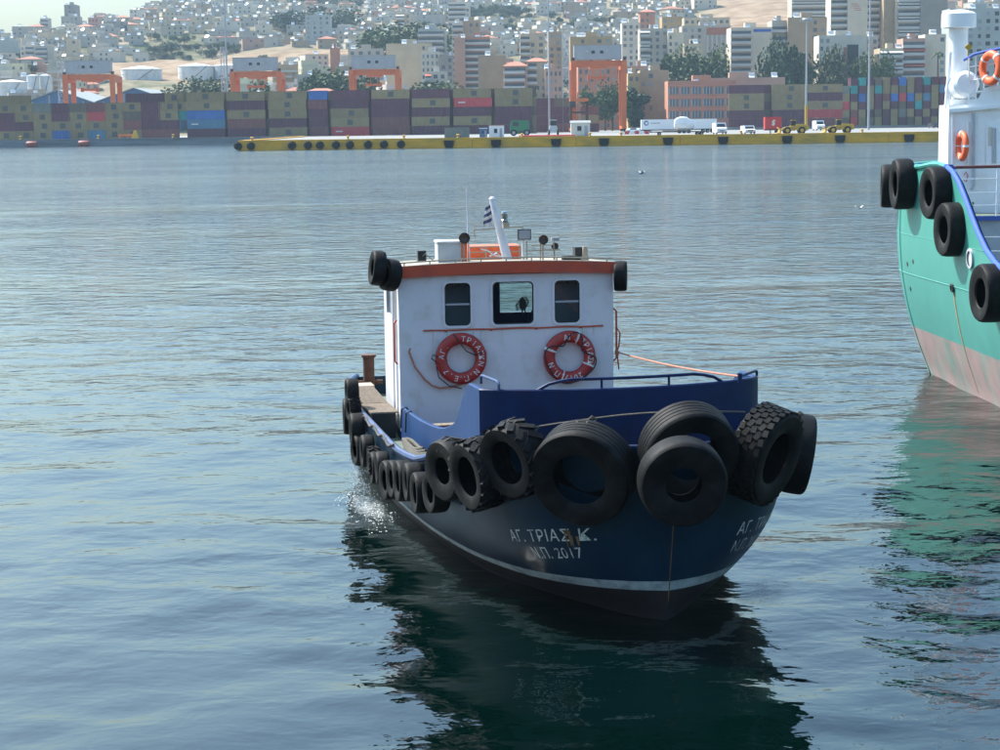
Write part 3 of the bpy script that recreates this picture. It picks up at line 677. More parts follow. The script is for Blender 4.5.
b = MB(); a = RP(488, 252, .8)
b.tube([(a.x-.12, .8, a.z+.05), (a.x, .78, a.z+.02), (a.x+.1, .8, a.z-.06), (a.x+.22, .8, a.z-.08), (a.x+.14, .78, a.z-.02), (a.x+.02, .8, a.z-.07)], .012, 6); b.build('cable', M['white'], cabin, True)
def roundlamp(px, py, r, y, mm='black'):
    p = RP(px, py, y); b = MB(); Mx = Matrix.Translation((p.x, y, p.z)) @ Matrix.Rotation(math.pi/2, 4, 'X')
    b.lathe([(0, -.10), (r*.5, -.09), (r*.95, 0), (r, .05), (r*.9, .055), (r*.8, .03), (0, .015)], 20, Mx); o = b.build('searchlight', M[mm], cabin, True)
    b = MB(); b.tube([(p.x, y+.02, p.z-r), (p.x, y+.02, roof_z(p.x)-.08)], .013, 6); b.build('lamp_stalk', M['cream'], cabin, True)
M['lampbrown'] = mat('tarnished_lamp', (.05, .03, .025), .4, vary=.3)
roundlamp(464, 238, .09, .4, 'lampbrown'); roundlamp(543, 239.5, .078, .5, 'lampbrown'); roundlamp(554.5, 246, .058, .6, 'lampbrown')
a, c = RP(518, 240, .45), RP(531, 229, .45)
b = MB(); b.box(a.x, c.x, .45, .52, a.z, c.z); b.build('floodlight', M['darkmetal'], cabin)
b = MB(); b.box(a.x+.015, c.x-.015, .444, .449, a.z+.015, c.z-.015); b.build('floodlight_lens', M['grey'], cabin)
b = MB(); b.tube([((a.x+c.x)/2-.02, .5, a.z), ((a.x+c.x)/2-.02, .5, roof_z(0)-.08)], .022, 8); b.build('lamp_stalk', M['white'], cabin, True)
a, c = RP(525, 251, .55), RP(560, 246, .55)
b = MB(); b.tube([(a.x, .55, a.z), (c.x, .55, a.z+.01)], .012, 6); b.tube([(a.x+.1, .55, c.z+.02), (c.x-.1, .55, c.z+.02)], .011, 6)
for x in np.linspace(a.x+.03, c.x-.1, 3): b.tube([(x, .55, roof_z(0)-.08), (x, .55, c.z+.1)], .011, 6)
b.build('lamp_rack', M['cream'], cabin, True)
a = RP(555, 240, .6); b = MB(); b.box(a.x-.05, a.x+.07, .6, .68, a.z-.015, a.z+.04); b.build('horn', M['grey'], cabin)
a = RP(583, 253, .3); b = MB(); b.box(a.x-.12, a.x+.02, .34, .55, roof_z(.9)-.02, a.z+.09); b.build('winch', M['darkmetal'], cabin)
b = MB(); b.prism([(a.x-.02, roof_z(.9)-.02), (a.x+.09, roof_z(.9)-.02), (a.x+.06, a.z+.1), (a.x+.0, a.z+.11)], .26, .33); b.build('winch_bracket', M['cream'], cabin)
a = RP(570, 258, .2); b = MB(); b.cbox((a.x, .3, a.z), (.22, .14, .07)); b.build('hatch', M['darkmetal'], cabin)
a = RP(422, 256, .15); b = MB(); b.cbox((a.x, .2, a.z), (.13, .13, .16)); b.build('vent', M['black'], cabin)
b = MB(); b.tube([(a.x-.1, .2, a.z-.1), (a.x+.05, .12, a.z+.04), (a.x+.2, .2, a.z-.1)], .01, 6); b.build('vent_guard', M['cream'], cabin)
# helm chair and the fluffy toy seen through the glass
a = RP(530, 318, 1.7); b = MB(); b.box(a.x-.02, a.x+.42, 1.7, 1.8, ZB+.3, a.z+.09); b.prism([(a.x+.02, a.z+.085), (a.x+.38, a.z+.085), (a.x+.3, a.z+.2), (a.x+.1, a.z+.2)], 1.71, 1.79); b.build('helm_chair', M['black'], cabin)
a = RP(523, 312, 2.55); b = MB(); r_ = random.Random(2)
for i in range(420):
    h_ = r_.random(); an = r_.random()*6.28; rr = .085*math.sin(math.pi*min(h_*.85+.12, 1))**.7
    lean = -.05*(1-h_)+.03*h_
    p = Vector((a.x+lean+rr*math.cos(an), 2.55+rr*math.sin(an)*.7, a.z+.03+h_*.23))
    d_ = Vector((math.cos(an), math.sin(an)*.7, r_.uniform(-.8, .4)))*r_.uniform(.02, .045); s_ = Vector((r_.uniform(-1, 1), r_.uniform(-1, 1), r_.uniform(-1, 1)))*.008
    b.add([p-s_, p+s_, p+d_], [(0, 1, 2)])
b.lathe([(0, 0), (.045, .02), (.065, .09), (.055, .18), (0, .23)], 10, Matrix.Translation((a.x-.005, 2.55, a.z+.03)))
for dx in (-.01, .035): b.tube([(a.x+dx, 2.55, RW[2]), (a.x+dx, 2.55, a.z+.06)], .012, 6)
toy = b.build('soft_toy', M['fluff'], None); toy.matrix_world = WW; tag(toy, 'small cream fluffy toy standing inside the middle wheelhouse window', 'toy')

# ---- lettering helpers
def text_mesh(s, size=1.0):
    c = bpy.data.curves.new('t', 'FONT'); c.body = s; c.size = size; c.resolution_u = 3; c.space_character = 1.08
    o = bpy.data.objects.new('t', c); COL.objects.link(o); bpy.context.view_layer.update()
    dg = bpy.context.evaluated_depsgraph_get(); me = bpy.data.meshes.new_from_object(o.evaluated_get(dg))
    vs_ = [v.co.copy() for v in me.vertices]; fs_ = [tuple(p.vertices) for p in me.polygons]
    bpy.data.objects.remove(o); bpy.data.curves.remove(c); bpy.data.meshes.remove(me)
    return vs_, fs_
def hull_text(lines, side, corners, tm=4):
    """lines: list of (string, v0, v1, u0, u1); corners: pixel box that the hull patch shows"""
    (xa, ya, xb, yb) = corners
    t0, z0 = hull_find(side, xa, ya, tm); t1, z1 = hull_find(side, xb, yb, tm)
    for s, lo, hi, u0, u1 in lines:
        v_, f_ = text_mesh(s); x0 = min(p.x for p in v_); x1 = max(p.x for p in v_); y1 = max(p.y for p in v_)
        b = MB(); out = []
        for p in v_:
            u = u0+(u1-u0)*(p.x-x0)/(x1-x0); vv = lo+(hi-lo)*p.y/y1
            t = t0+(t1-t0)*u; z = z0+(z1-z0)*u+vv
            out.append(hull(side, t, z)+hull_n(side, t, z)*.006)
        b.add(out, f_); b.build('lettering', M['letterhull'], tug)
hull_text([('ΑΓ. ΤΡΙΑΣ Κ.', 0, .155, 0, 1), ('Ν.Π. 2017', -.22, -.075, .26, .86)], -1, (513, 541, 597, 540))
hull_text([('ΑΓ. ΤΡΙΑΣ Κ.', 0, .155, 0, 1), ('Ν.Π. 2017', -.22, -.075, .02, .62)], 1, (736, 535, 778, 527), 1.3)
t_, z_ = hull_find(-1, 571, 536, 4)
b = MB(); r_ = random.Random(5)
for k in range(5):
    tt0 = t_+r_.uniform(-.05, .05); zz = z_+r_.uniform(-.02, .1); ln = r_.uniform(.08, .22); wd = r_.uniform(.006, .014)
    P4 = [(tt0-wd, zz), (tt0+wd, zz), (tt0+wd*.4, zz-ln), (tt0-wd*.4, zz-ln)]
    b.add([hull(-1, t, z)+hull_n(-1, t, z)*.009 for t, z in P4], [(0, 1, 2, 3)])
b.build('rust_stain', M['streak'], tug)

# ---- lifebuoys
def arc_text(b, s, R, a0, step, size, y, inward=False):
    """letters set round a ring in the xz plane; a0 = clock angle of the first letter (deg, 0 = top, clockwise)"""
    for i, ch in enumerate(s):
        if ch == ' ': continue
        v_, f_ = text_mesh(ch, size); cx = (min(p.x for p in v_)+max(p.x for p in v_))/2; cy = size*.35
        a = math.radians(a0+step*i); c, q = math.cos(a), math.sin(a); out = []
        for p in v_:
            x, z = p.x-cx, p.y-cy
            rr = math.hypot(z, 0); yy = y+.06*((z)/.09)**2*.25
            out.append((R*q+x*c+z*q, yy, R*c-x*q+z*c))
        b.add(out, f_)
def lifebuoy(Mw, R, r, m, label, texts, bands, group=None, rope=True):
    root = empty('lifebuoy', M=Mw); tag(root, label, 'lifebuoy', group)
    b = MB(); pr = [(R+r*1.0*math.cos(2*math.pi*k/14), r*.8*math.sin(2*math.pi*k/14)) for k in range(14)]
    b.lathe(pr, 44, Matrix.Rotation(math.pi/2, 4, 'X'), True); b.build('ring', m, root, True)
    if texts:
        b = MB()
        for s, a0, st in texts: arc_text(b, s, R, a0, st, r*1.25, -r*.8-.004)
        kind(b.build('lettering', M['letter'], root), 'stuff')
    for a, w_, mm in bands:
        b = MB(); pr2 = [((r+.006)*math.cos(2*math.pi*k/12), (r*.8+.006)*math.sin(2*math.pi*k/12)) for k in range(12)]; vsx = []
        for k in range(5):
            an = math.radians(a-w_/2+w_*k/4)
            for pr_, ph in pr2: vsx.append(((R+pr_)*math.sin(an), ph, (R+pr_)*math.cos(an)))
        b.add(vsx, [(k*12+j, k*12+(j+1) % 12, (k+1)*12+(j+1) % 12, (k+1)*12+j) for k in range(4) for j in range(12)]); b.build('band', mm, root, True)
    return root
def ring_at(px, py):
    p = plane_hit(px, py, WW, -.09); return WW @ Matrix.Translation(p)
lb1 = lifebuoy(ring_at(461, 358.5), .315, .092, M['ring'], 'clean red lifebuoy with bold white lettering under the left wheelhouse window', [('ΑΓ.', -83, 17), ('ΤΡΙΑΣ', 6, 17), ('ΚΝ', 88, 17), ('Ν.Π.', 132, 17), ('Ε.7', 196, 18)], [(-18, 11, M['ring']), (78, 9, M['ring']), (-97, 9, M['ring']), (170, 9, M['ring'])])
lb2 = lifebuoy(ring_at(569.5, 357), .325, .095, M['ring'], 'scuffed red lifebuoy with white bands and black rope on the wheelhouse', [('ΑΓ.', -12, 14), ('ΤΡΙΑΣ', 40, 14), ('Κ', 108, 14), ('Ν.Π.', 250, -15), ('2017', 150, 14)], [(22, 5, M['letter']), (-68, 6, M['letter']), (112, 5, M['letter']), (202, 4, M['letter'])])
b = MB(); b.tube([(-.12, -.1, .40), (-.02, -.11, .25), (.08, -.08, .12), (.2, -.06, .06), (.33, -.1, .10)], .009, 6); b.tube([(-.36, -.1, -.06), (-.47, -.05, .02), (-.44, -.04, .08), (-.36, -.1, .03)], .009, 6); b.tube([(-.40, -.1, -.1), (-.36, -.05, -.28), (-.2, -.04, -.42), (0, -.03, -.47)], .009, 6); b.build('grab_line', M['ropeblack'], lb1, True)
b = MB(); P = []
for i in range(49):
    a = 2*math.pi*i/48-.5; kk = abs(math.sin(2*(a+.5+.8))); rr_ = .415-(.20 if math.cos(a-.1) > .2 else .04)*kk**2; P.append((rr_*math.sin(a), -.105+.03*kk, rr_*math.cos(a)))
b.tube(P, .011, 6); b.build('grab_line', M['ropeblack'], lb2, True)

# ---- ropes
def sag(a, c, n, s, wob=0):
    a, c = Vector(a), Vector(c); return [a.lerp(c, i/n)-Vector((0, 0, 1))*s*4*(i/n)*(1-i/n)+Vector((0, wob*math.sin(i*1.7), wob*math.cos(i*2.3))) for i in range(n+1)]
a = WW @ plane_hit(409, 352, WW, -.05); m1 = WW @ plane_hit(425, 380, WW, -.06); m2 = WW @ plane_hit(440, 388, WW, -.06); c = WW @ plane_hit(462, 384, WW, -.06)
b = MB(); b.tube([a+Vector((.02, -.02, .06)), a, a.lerp(m1, .5)+Vector((-.03, 0, -.02)), m1, m1.lerp(m2, .5)+Vector((0, 0, -.03)), m2, m2.lerp(c, .5)+Vector((0, 0, -.015)), c, c+Vector((.1, -.02, .05))], .017, 8)
tag(b.build('rope', M['rope'], None, True), 'pink rope drooping from a hook below the left lifebuoy', 'rope')
a = WW @ plane_hit(617, 352, WW, .0); c = TM @ Vector((1.33, 1.18, 2.66))
b = MB(); b.tube(sag(a, c, 16, .04), .013, 8); 
for k in range(4): b.tube([a+Vector((.03*math.cos(k*2), .02, .03*math.sin(k*2))), a+Vector((-.03*math.sin(k), -.02, .03*math.cos(k*3))), a+Vector((.02, 0, -.05+.02*k))], .016, 6)
tag(b.build('rope', M['rope'], None, True), 'thin orange rope knotted at the wheelhouse corner and led forward', 'rope')
b = MB(); b.tube([a+Vector((.0, 0, .38)), a+Vector((.05, 0, .3)), a+Vector((.03, 0, .1)), a, a+Vector((.01, 0, -.1)), a+Vector((.03, 0, -.28))], .013, 6)
tag(b.build('rope', M['ring'], None, True), 'dark red rope hanging down the edge of the white wheelhouse', 'rope')
P = []
r_ = random.Random(4)
for i in range(90):
    a_ = i*.42; k_ = int(a_/6.283); t = 4.7+(.95-.05*k_)*math.sin(a_)+.12*k_; P.append(TM @ (hull(-1, t, ZR(t))+Vector((.17+(.11-.012*k_)*math.cos(a_), 0, .0+.022*k_+.02*math.sin(a_*3)))))
b = MB(); b.tube(P, .028, 8); tag(b.build('rope', M['ropegrey'], None, True), 'coiled grey mooring rope lying along the green side deck', 'rope')
b = MB(); P = [TM @ (hull(-1, t, ZR(t)+.05)+hull_n(-1, t, ZR(t))*.05+Vector((0, 0, .04*math.sin(t*7)))) for t in np.linspace(5.6, 12.2, 70)]
b.tube(P, .018, 6); tag(b.build('rope', M['ropegrey'], None, True), 'grey rope lashing the small tyres along the starboard rail', 'rope')
# thin light line tied over the tops of the bow tyres
def front_pt(px, py):
    y = 0.0
    return TM @ plane_hit(px, py, TM, y)
PL = [(534, 427, 1.2), (560, 423, .7), (592, 418.5, .35), (620, 415, .2), (645, 413, -.2), (690, 411, -.5), (715, 411.5, -.1), (745, 412, .3)]
b = MB(); b.tube([TM @ plane_hit(x, y, TM, yy) for x, y, yy in PL], .011, 6)
for x, y, yy in (PL[0], PL[2], PL[5]):
    q = TM @ plane_hit(x, y, TM, yy); b.tube([q+Vector((-.05, -.01, -.02)), q+Vector((0, -.03, .03)), q+Vector((.05, -.01, -.01)), q+Vector((.01, -.03, -.04))], .016, 6)
tag(b.build('rope', M['ropegrey'], None, True), 'thin pale line tied across the tops of the bow tyres', 'rope')

# ---- tyres
def tyre_mesh(name, R, W, Ri, style, seed=0):
    """axis = local z; returns (body mesh, tread mesh or None)"""
    if style == 'rib':
        out = [(R*.955, -.47*W), (R*.985, -.42*W)]
        for k in range(5):
            z0 = (-.40+.16*k)*W; out += [(R, z0), (R, z0+.125*W)] + ([(R-.02, z0+.13*W), (R-.02, z0+.155*W)] if k < 4 else [])
        out += [(R*.985, .42*W), (R*.955, .47*W)]
    else:
        out = [(R*.93, -.49*W), (R*.975, -.42*W), (R*.995, -.30*W), (R, -.12*W), (R, .12*W), (R*.995, .30*W), (R*.975, .42*W), (R*.93, .49*W)]
    mid = (R+Ri)/2
    prof = [(Ri, -.38*W), (Ri+.018, -.43*W), (mid*.92, -.475*W), (mid*1.04, -.50*W)]+out+[(mid*1.04, .50*W), (mid*.92, .475*W), (Ri+.018, .43*W), (Ri, .38*W),
           (Ri+.012, .34*W), (mid, .40*W), (R*.90, .34*W), (R*.92, 0), (R*.90, -.34*W), (mid, -.40*W), (Ri+.012, -.34*W)]
    b = MB(); b.lathe(prof, 48, None, True); body = b.mesh(name, True); body.materials.append(M['rubber'])
    tr = None
    if style in ('lug', 'block'):
        b = MB()
        if style == 'lug':
            n = 18
            for i in range(n):
                for s in (-1, 1):
                    a = 2*math.pi*(i+(.5 if s > 0 else 0))/n
                    Mx = Matrix.Rotation(a, 4, 'Z') @ Matrix.Translation((R-.012, 0, s*.24*W)) @ Matrix.Rotation(s*math.radians(38), 4, 'X')
                    b.cbox((.006, 0, 0), (.045, .065*R/.4, .50*W), Mx)
        else:
            n = 30
            for row in range(5):
                for i in range(n):
                    a = 2*math.pi*(i+.5*(row % 2))/n; Mx = Matrix.Rotation(a, 4, 'Z') @ Matrix.Translation((R-.008, 0, (-.36+.18*row)*W)) @ Matrix.Rotation(math.radians(12*(-1)**row), 4, 'X')
                    b.cbox((.006, 0, 0), (.030, 2*math.pi*R/n*.72, .155*W), Mx)
        tr = b.mesh('tread'); tr.materials.append(M['rubber'])
    return body, tr
TY = {}
def tyre(key, Mw, label, group=None):
    R, W, Ri, style = key
    if key not in TY: TY[key] = tyre_mesh('tyre', R, W, Ri, style)
    body, tr = TY[key]; o = link('tyre', body); o.matrix_world = Mw; tag(o, label, 'tyre', group)
    if tr is not None: kind(link('tread', tr, o), 'stuff')
    return o
def frame_from_axis(p, n, roll=0.0):
    n = n.normalized(); up = Vector((0, 0, 1)); x = up.cross(n).normalized(); y = n.cross(x)
    Mx = Matrix((x, y, n)).transposed().to_4x4(); return Matrix.Translation(p) @ Mx @ Matrix.Rotation(roll, 4, 'Z')
def bow_tyre(px, py, R, W, Ri, style, side, label, turn=0, off=0.0, tilt=0, tmax=5):
    t, z = hull_find(side, px, py, tmax)
    for _ in range(3):        # let the tyre's centre, not the hull behind it, meet the pixel
        p = TM @ hull(side, t, z); n = TM.to_3x3() @ hull_n(side, t, z); n.z = 0; n.normalize()
        c = p+n*(W/2+off+.02); q = proj(c); t, z = hull_find(side, 2*px-q[0] if False else px-(q[0]-proj(p)[0]), py-(q[1]-proj(p)[1]), tmax)
    n = Matrix.Rotation(math.radians(turn), 3, 'Z') @ n
    n = (n+Vector((0, 0, math.sin(math.radians(tilt))))).normalized()
    o = tyre((R, W, Ri, style), frame_from_axis(c, n, random.random()*6), label)
    top = TM @ (hull(side, t, ZR(t))+Vector((0, 0, .05))); Mi = o.matrix_world.inverted(); b = MB(); lat = Vector((0, 0, 1)).cross(n).normalized()
    for sg in (-1, 1):
        q0 = c+Vector((0, 0, Ri+.02))+lat*sg*.05; q1 = c+Vector((0, 0, R+.02))+lat*sg*.06+n*W*.1; b.tube([Mi @ q for q in (c+Vector((0, 0, Ri+.03))-n*W*.2, q0+n*W*.42, q0+n*W*.52+Vector((0, 0, .06)), c+Vector((0, 0, R*.93))+lat*sg*.05+n*W*.5, q1, top+lat*sg*.03, top-n*.08)], .012, 6)
    b.build('lashing', M['ropegrey'], o, True)
    return o
bow_tyre(451, 469, .38, .32, .17, 'plain', -1, 'smooth narrow tyre at the start of the bow fenders beside the rope coil', turn=8, tilt=-4)
bow_tyre(477, 474, .42, .34, .24, 'lug', -1, 'chunky-lugged tractor tyre hanging lower of the two lugged ones', turn=-4, tilt=-8)
bow_tyre(515, 459, .44, .36, .26, 'lug', -1, 'chunky-lugged tractor tyre hanging higher, next to the big truck tyre', turn=-8, tilt=-12)
bow_tyre(584, 473, .59, .44, .31, 'rib', -1, 'big truck tyre with open centre above the white name lettering', turn=-4, tilt=-16, off=-.05)
bow_tyre(686, 450, .55, .40, .30, 'rib', 1, 'large ribbed truck tyre over the stem, behind a smaller tyre', turn=-14, tilt=-20, tmax=.3, off=-.08)
p = None
def world_tyre(px, py, Y, key, axis, label, group=None):
    return tyre(key, frame_from_axis(at(px, py, Y), Vector(axis), random.random()*6), label, group)
world_tyre(682, 481, 19.86, (.49, .34, .20, 'plain'), (.06, -1, -.16), 'smaller smooth tyre hung in front of the large one on the stem')
bow_tyre(764, 454, .57, .42, .31, 'block', 1, 'block-treaded truck tyre on the port bow above faint lettering', turn=10, tilt=-16, tmax=.75)
bow_tyre(802, 454, .50, .30, .30, 'plain', 1, 'tyre with dark open centre tucked behind the block-treaded one', turn=6, tilt=-10, tmax=1.3)
bow_tyre(812, 462, .36, .24, .19, 'plain', 1, 'small tyre peeping out last on the port bow', turn=0, tilt=-6, tmax=2.0)
small = [(352.5, 391, .21, 0), (350, 416, .30, 0), (353.5, 408, .2, 1), (357, 430, .27, 0), (359, 450, .25, 0), (367, 451, .25, 0), (373.5, 462, .22, 1), (376.5, 468, .24, 0), (382, 468, .24, 0), (390, 480, .28, 0), (397, 479, .26, 0), (404, 481, .28, 0), (413, 482, .26, 0), (421, 493, .27, 0), (436, 492, .27, 0)]
def side_tyre(px, py, R, lug):
    # along the starboard rail: the row's tyres hang by their tops just below the rail
    best = None
    for i in range(500):
        t = 2.4+10.1*i/499; z = ZR(t)-.12
        p = TM @ hull(-1, t, z); n = TM.to_3x3() @ hull_n(-1, t, z); n.z = 0; n.normalize(); c = p+n*.14
        e = abs(proj(c)[0]-px)
        if best is None or e < best[0]: best = (e, t, c, n)
    _, t, c, n = best
    q = proj(c); d = (c-CP).length; c = c+Vector((0, 0, -(py-q[1])*d/F))
    n = Matrix.Rotation(math.radians(random.uniform(-5, 7)), 3, 'Z') @ n
    return c, n
words = ['at the stern corner', 'hanging lowest at the stern quarter', 'tucked between the stern tyres', 'below the slatted platform', 'under the front of the side locker', 'next to the side locker', 'by the end of the green side deck', 'beside the green side deck', 'beside the green side deck', 'hanging under the rope coil', 'hanging under the rope coil', 'hanging under the rope coil', 'hanging under the rope coil', 'at the forward end of the small row', 'last before the smooth bow tyre']
for (px, py, R, lg), wd in zip(small, words):
    c, n = side_tyre(px, py, R, lg)
    tyre((R, .19+.03*(R > .25), R*.52, 'lug' if lg else 'plain'), frame_from_axis(c, n, random.random()*6), 'small black tyre on the tug\'s starboard rail '+wd, 'small tyres along the starboard rail')
for px, py, R, n, lb in ((377.5, 268, .27, (-1, -.25, .12), 'outer black tyre hung at the wheelhouse roof corner, left of its twin'), (390, 275, .25, (-.9, -.5, .2), 'tilted black tyre lashed at the wheelhouse roof corner beside another'), (620.5, 276, .24, (1, -.12, 0), 'single black tyre seen edge on at the wheelhouse roof end')):
    world_tyre(px, py, (WW @ Vector((0, .1, 3))).y-.35 if px < 500 else (WW @ Vector((1.7, 0, 3))).y, (R, .2, R*.5, 'plain'), n, lb)

# ---- splash from the cooling outlet, foam at the bow
def foam_patch(name, pts, label, seed, hgt=.05, ncl=500):
    r_ = random.Random(seed); b = MB()
    for i in range(ncl):
        cx, cy, sx, sy, w_ = r_.choice(pts)
        x = r_.gauss(cx, sx); y = r_.gauss(cy, sy); s = r_.uniform(.004, .016)*w_; z = r_.uniform(-.01, hgt)
        n = 5; an = r_.random()*6
        vsx = [(x+s*1.6*math.cos(an+6.283*k/n), y+s*1.6*math.sin(an+6.283*k/n), z) for k in range(n)]+[(x, y, z+s*.8)]
        b.add(vsx, [(k, (k+1) % n, n) for k in range(n)])
    o = kind(b.build(name, M['foam']), 'stuff'); tag(o, label, 'foam'); return o
o0 = ground(366, 508); o1 = ground(380, 520); o2 = ground(350, 500)
foam_patch('splash', [(o0.x, o0.y, .16, .45, .6), (o1.x, o1.y, .16, .5, .6), (o2.x, o2.y, .12, .3, .5)], 'white splash of water thrown from the tug\'s starboard outlet', 3, .05, 300)
b = MB(); r_ = random.Random(8); s0 = at(352, 455, ground(366, 508).y+1.2); s1 = ground(364, 508)
for i in range(420):
    u = r_.random(); p = s0.lerp(s1, u)+Vector((r_.gauss(0, .02+.10*u), r_.gauss(0, .02+.12*u), r_.gauss(0, .02)+.1*4*u*(1-u)*.3)); s = r_.uniform(.006, .018)
    b.add([p+Vector((s, 0, 0)), p+Vector((-s*.5, s*.8, 0)), p+Vector((-s*.5, -s*.8, 0)), p+Vector((0, 0, s*2.2))], [(0, 1, 3), (1, 2, 3), (2, 0, 3), (0, 2, 1)])
o = kind(b.build('water_jet', M['foam']), 'stuff'); tag(o, 'jet of cooling water falling beside the stern tyres', 'water jet')
def froth(c, rx, ry, rot, label, name):
    n = 26; V = []; cov = []
    for i in range(n):
        for j in range(n):
            u, v = 2*i/(n-1)-1, 2*j/(n-1)-1; x, y = u*rx, v*ry
            V.append((c.x+x*math.cos(rot)-y*math.sin(rot), c.y+x*math.sin(rot)+y*math.cos(rot), .045+.012*math.sin(9*u+5*v))); cov.append(max(0, 1-u*u-v*v)**.8*.62)
    me = bpy.data.meshes.new(name); me.from_pydata(V, [], [(i*n+j, (i+1)*n+j, (i+1)*n+j+1, i*n+j+1) for i in range(n-1) for j in range(n-1)])
    a = me.attributes.new('cover', 'FLOAT', 'POINT'); a.data.foreach_set('value', cov); me.polygons.foreach_set('use_smooth', [True]*len(me.polygons)); me.materials.append(M['froth'])
    o = kind(link(name, me), 'stuff'); tag(o, label, 'foam')
froth(ground(368, 510), .42, 1.5, PSI, 'churned white froth on the water under the cooling jet', 'froth')
froth(ground(762, 588), .55, 1.1, -.5, 'thin froth on the water off the port bow', 'froth')
# ================================================================== the green ship on the right
SO = (9.75, 42.0, 0)
ship = empty('green_ship', SO); tag(ship, 'green hulled ship with white deckhouse and tyres along its side', 'ship')
wlp = [(10.9, 16), (10.55, 22), (10.25, 30), (10.08, 35), (9.98, 38), (9.86, 40.5), (9.80, 41.6), (9.92, 42.3), (10.3, 43.0), (11.2, 43.8), (12.8, 44.3), (14.6, 44.3), (16.2, 43.6), (17, 42), (17.4, 37), (17.4, 16)]
tpp = [(10.3, 16), (9.95, 22), (9.62, 30), (9.43, 35), (9.30, 38), (9.14, 40.5), (9.10, 41.9), (9.28, 43.0), (9.8, 44.0), (11.0, 44.9), (12.8, 45.3), (14.8, 45.3), (16.8, 44.4), (17.8, 42), (18.1, 37), (18.1, 16)]
topz = [2.75, 2.75, 2.78, 3.0, 4.66, 4.7, 4.64, 4.64, 4.66, 4.7, 4.7, 4.7, 4.6, 4.5, 3.0, 2.75]
def densify(P, n=6):
    P = [Vector(p) for p in P]; out = []
    for i in range(len(P)-1):
        a, b_, c, d = P[max(i-1, 0)], P[i], P[i+1], P[min(i+2, len(P)-1)]
        for k in range(n):
            t = k/n; out.append(.5*((2*b_)+(c-a)*t+(2*a-5*b_+4*c-d)*t*t+(3*b_-a-3*c+d)*t**3))
    out.append(P[-1]); return out
wlD = densify(wlp); tpD = densify([(x, y, z) for (x, y), z in zip(tpp, topz)])
def sp(i, f):
    """point of the ship's side: station i, height fraction"""
    w_, t_ = wlD[i], tpD[i]; z = f*t_.z; g = min(max(z/3.3, -.2), 1.0)
    g2 = 1-(1-g)**2 if g > 0 else g*.5
    return Vector((w_.x+(t_.x-w_.x)*g2, w_.y+(t_.y-w_.y)*g2, z))
def sband(name, m, zlo_, zhi_, n):
    b = MB(); k = len(wlD); vsx = []
    for i in range(k):
        for j in range(n+1):
            lo = zlo_ if zlo_ is not None else 0; hi = zhi_ if zhi_ is not None else tpD[i].z
            z = lo+(hi-lo)*j/n; vsx.append(sp(i, z/tpD[i].z))
    fs = [(i*(n+1)+j, i*(n+1)+j+1, (i+1)*(n+1)+j+1, (i+1)*(n+1)+j) for i in range(k-1) for j in range(n)]
    b.add(vsx, fs); return b.build(name, m, ship, True, SO)
BZ = 1.08
sband('boot_top', M['shippink'], -.8, BZ, 5); hull_g = sband('hull', M['shipgreen'], BZ, None, 14)
# bulwark cap painted blue, inner bulwark
b = MB(); b.tube([p+Vector((0, 0, .01)) for p in tpD[:26]], .055, 8); b.build('bulwark_cap', M['shipblue'], ship, True, SO)
b = MB(); b.tube([p+Vector((0, 0, .01)) for p in tpD[25:]], .055, 8); b.build('bulwark_cap', M['shipgreen'], ship, True, SO)
b = MB(); vsx = []
for i in range(len(tpD)):
    c = Vector((13.7, min(tpD[i].y, 42), 0)); p = tpD[i]; d = (c-p); d.z = 0; d.normalize(); q_ = sp(i, 2.0/p.z); vsx += [p+d*.09, Vector((q_.x+d.x*.12, q_.y+d.y*.12, 2.0))]
b.add(vsx, [(2*i, 2*i+1, 2*i+3, 2*i+2) for i in range(len(tpD)-1)]); b.build('bulwark_lining', M['shipblue'], ship, True, SO)
# welded seam and knuckle lines
for zz, rr in ((2.32, .012), (3.2, .008)):
    b = MB(); b.tube([sp(i, zz/tpD[i].z) for i in range(18, 48) if tpD[i].z > zz], rr, 6); b.build('weld_seam', M['shipgreen'], ship, True, SO)
b = MB(); b.tube([sp(36, f) for f in np.linspace(-.1, 1, 16)], .02, 8); b.build('stem_edge', M['shipgreen'], ship, True, SO)
# decks
md = [sp(i, 2.22/tpD[i].z) for i in range(len(tpD)) if tpD[i].y < 41.5]
b = MB(); b.add([(p.x+(13.7-p.x)*.025, min(p.y, 41.2), 2.22) for p in md], [tuple(range(len(md)))]); b.build('main_deck', M['deck'], ship, False, SO)
dk = [sp(i, 3.6/tpD[i].z) for i in range(len(tpD)) if tpD[i].y > 40.9]
b = MB(); b.add([(p.x+(13.7-p.x)*.02, p.y-.05*(p.y > 43), 3.6) for p in dk], [tuple(range(len(dk)))]); b.build('poop_deck', M['deck'], ship, False, SO)
b = MB(); b.box(9.62, 17.3, 40.95, 41.05, 2.2, 3.59); b.build('bulkhead', M['shipgrey'], ship, False, SO)
b = MB(); b.box(9.5, 17.4, 40.86, 40.94, 3.50, 3.60); b.build('deck_edge', M['shipblue'], ship, False, SO)
x0 = at(957, 167, 40.9).x
b = MB(); b.tube([(9.3, 40.9, 4.55), (x0, 40.9, 4.68), (13.5, 40.9, 4.70)], .035, 8); b.build('handrail', M['brownrail'], ship, True, SO)
for z in (4.42, 4.12, 3.84): b = MB(); b.tube([(x0, 40.9, z), (13.5, 40.9, z)], .014, 6); b.build('rail_bar', M['shipwhite'], ship, True, SO)
for x in (x0, 11.0, 12.1, 13.2): b = MB(); b.tube([(x, 40.9, 3.6), (x, 40.9, 4.69)], .02, 6); b.build('stanchion', M['shipwhite'], ship, True, SO)
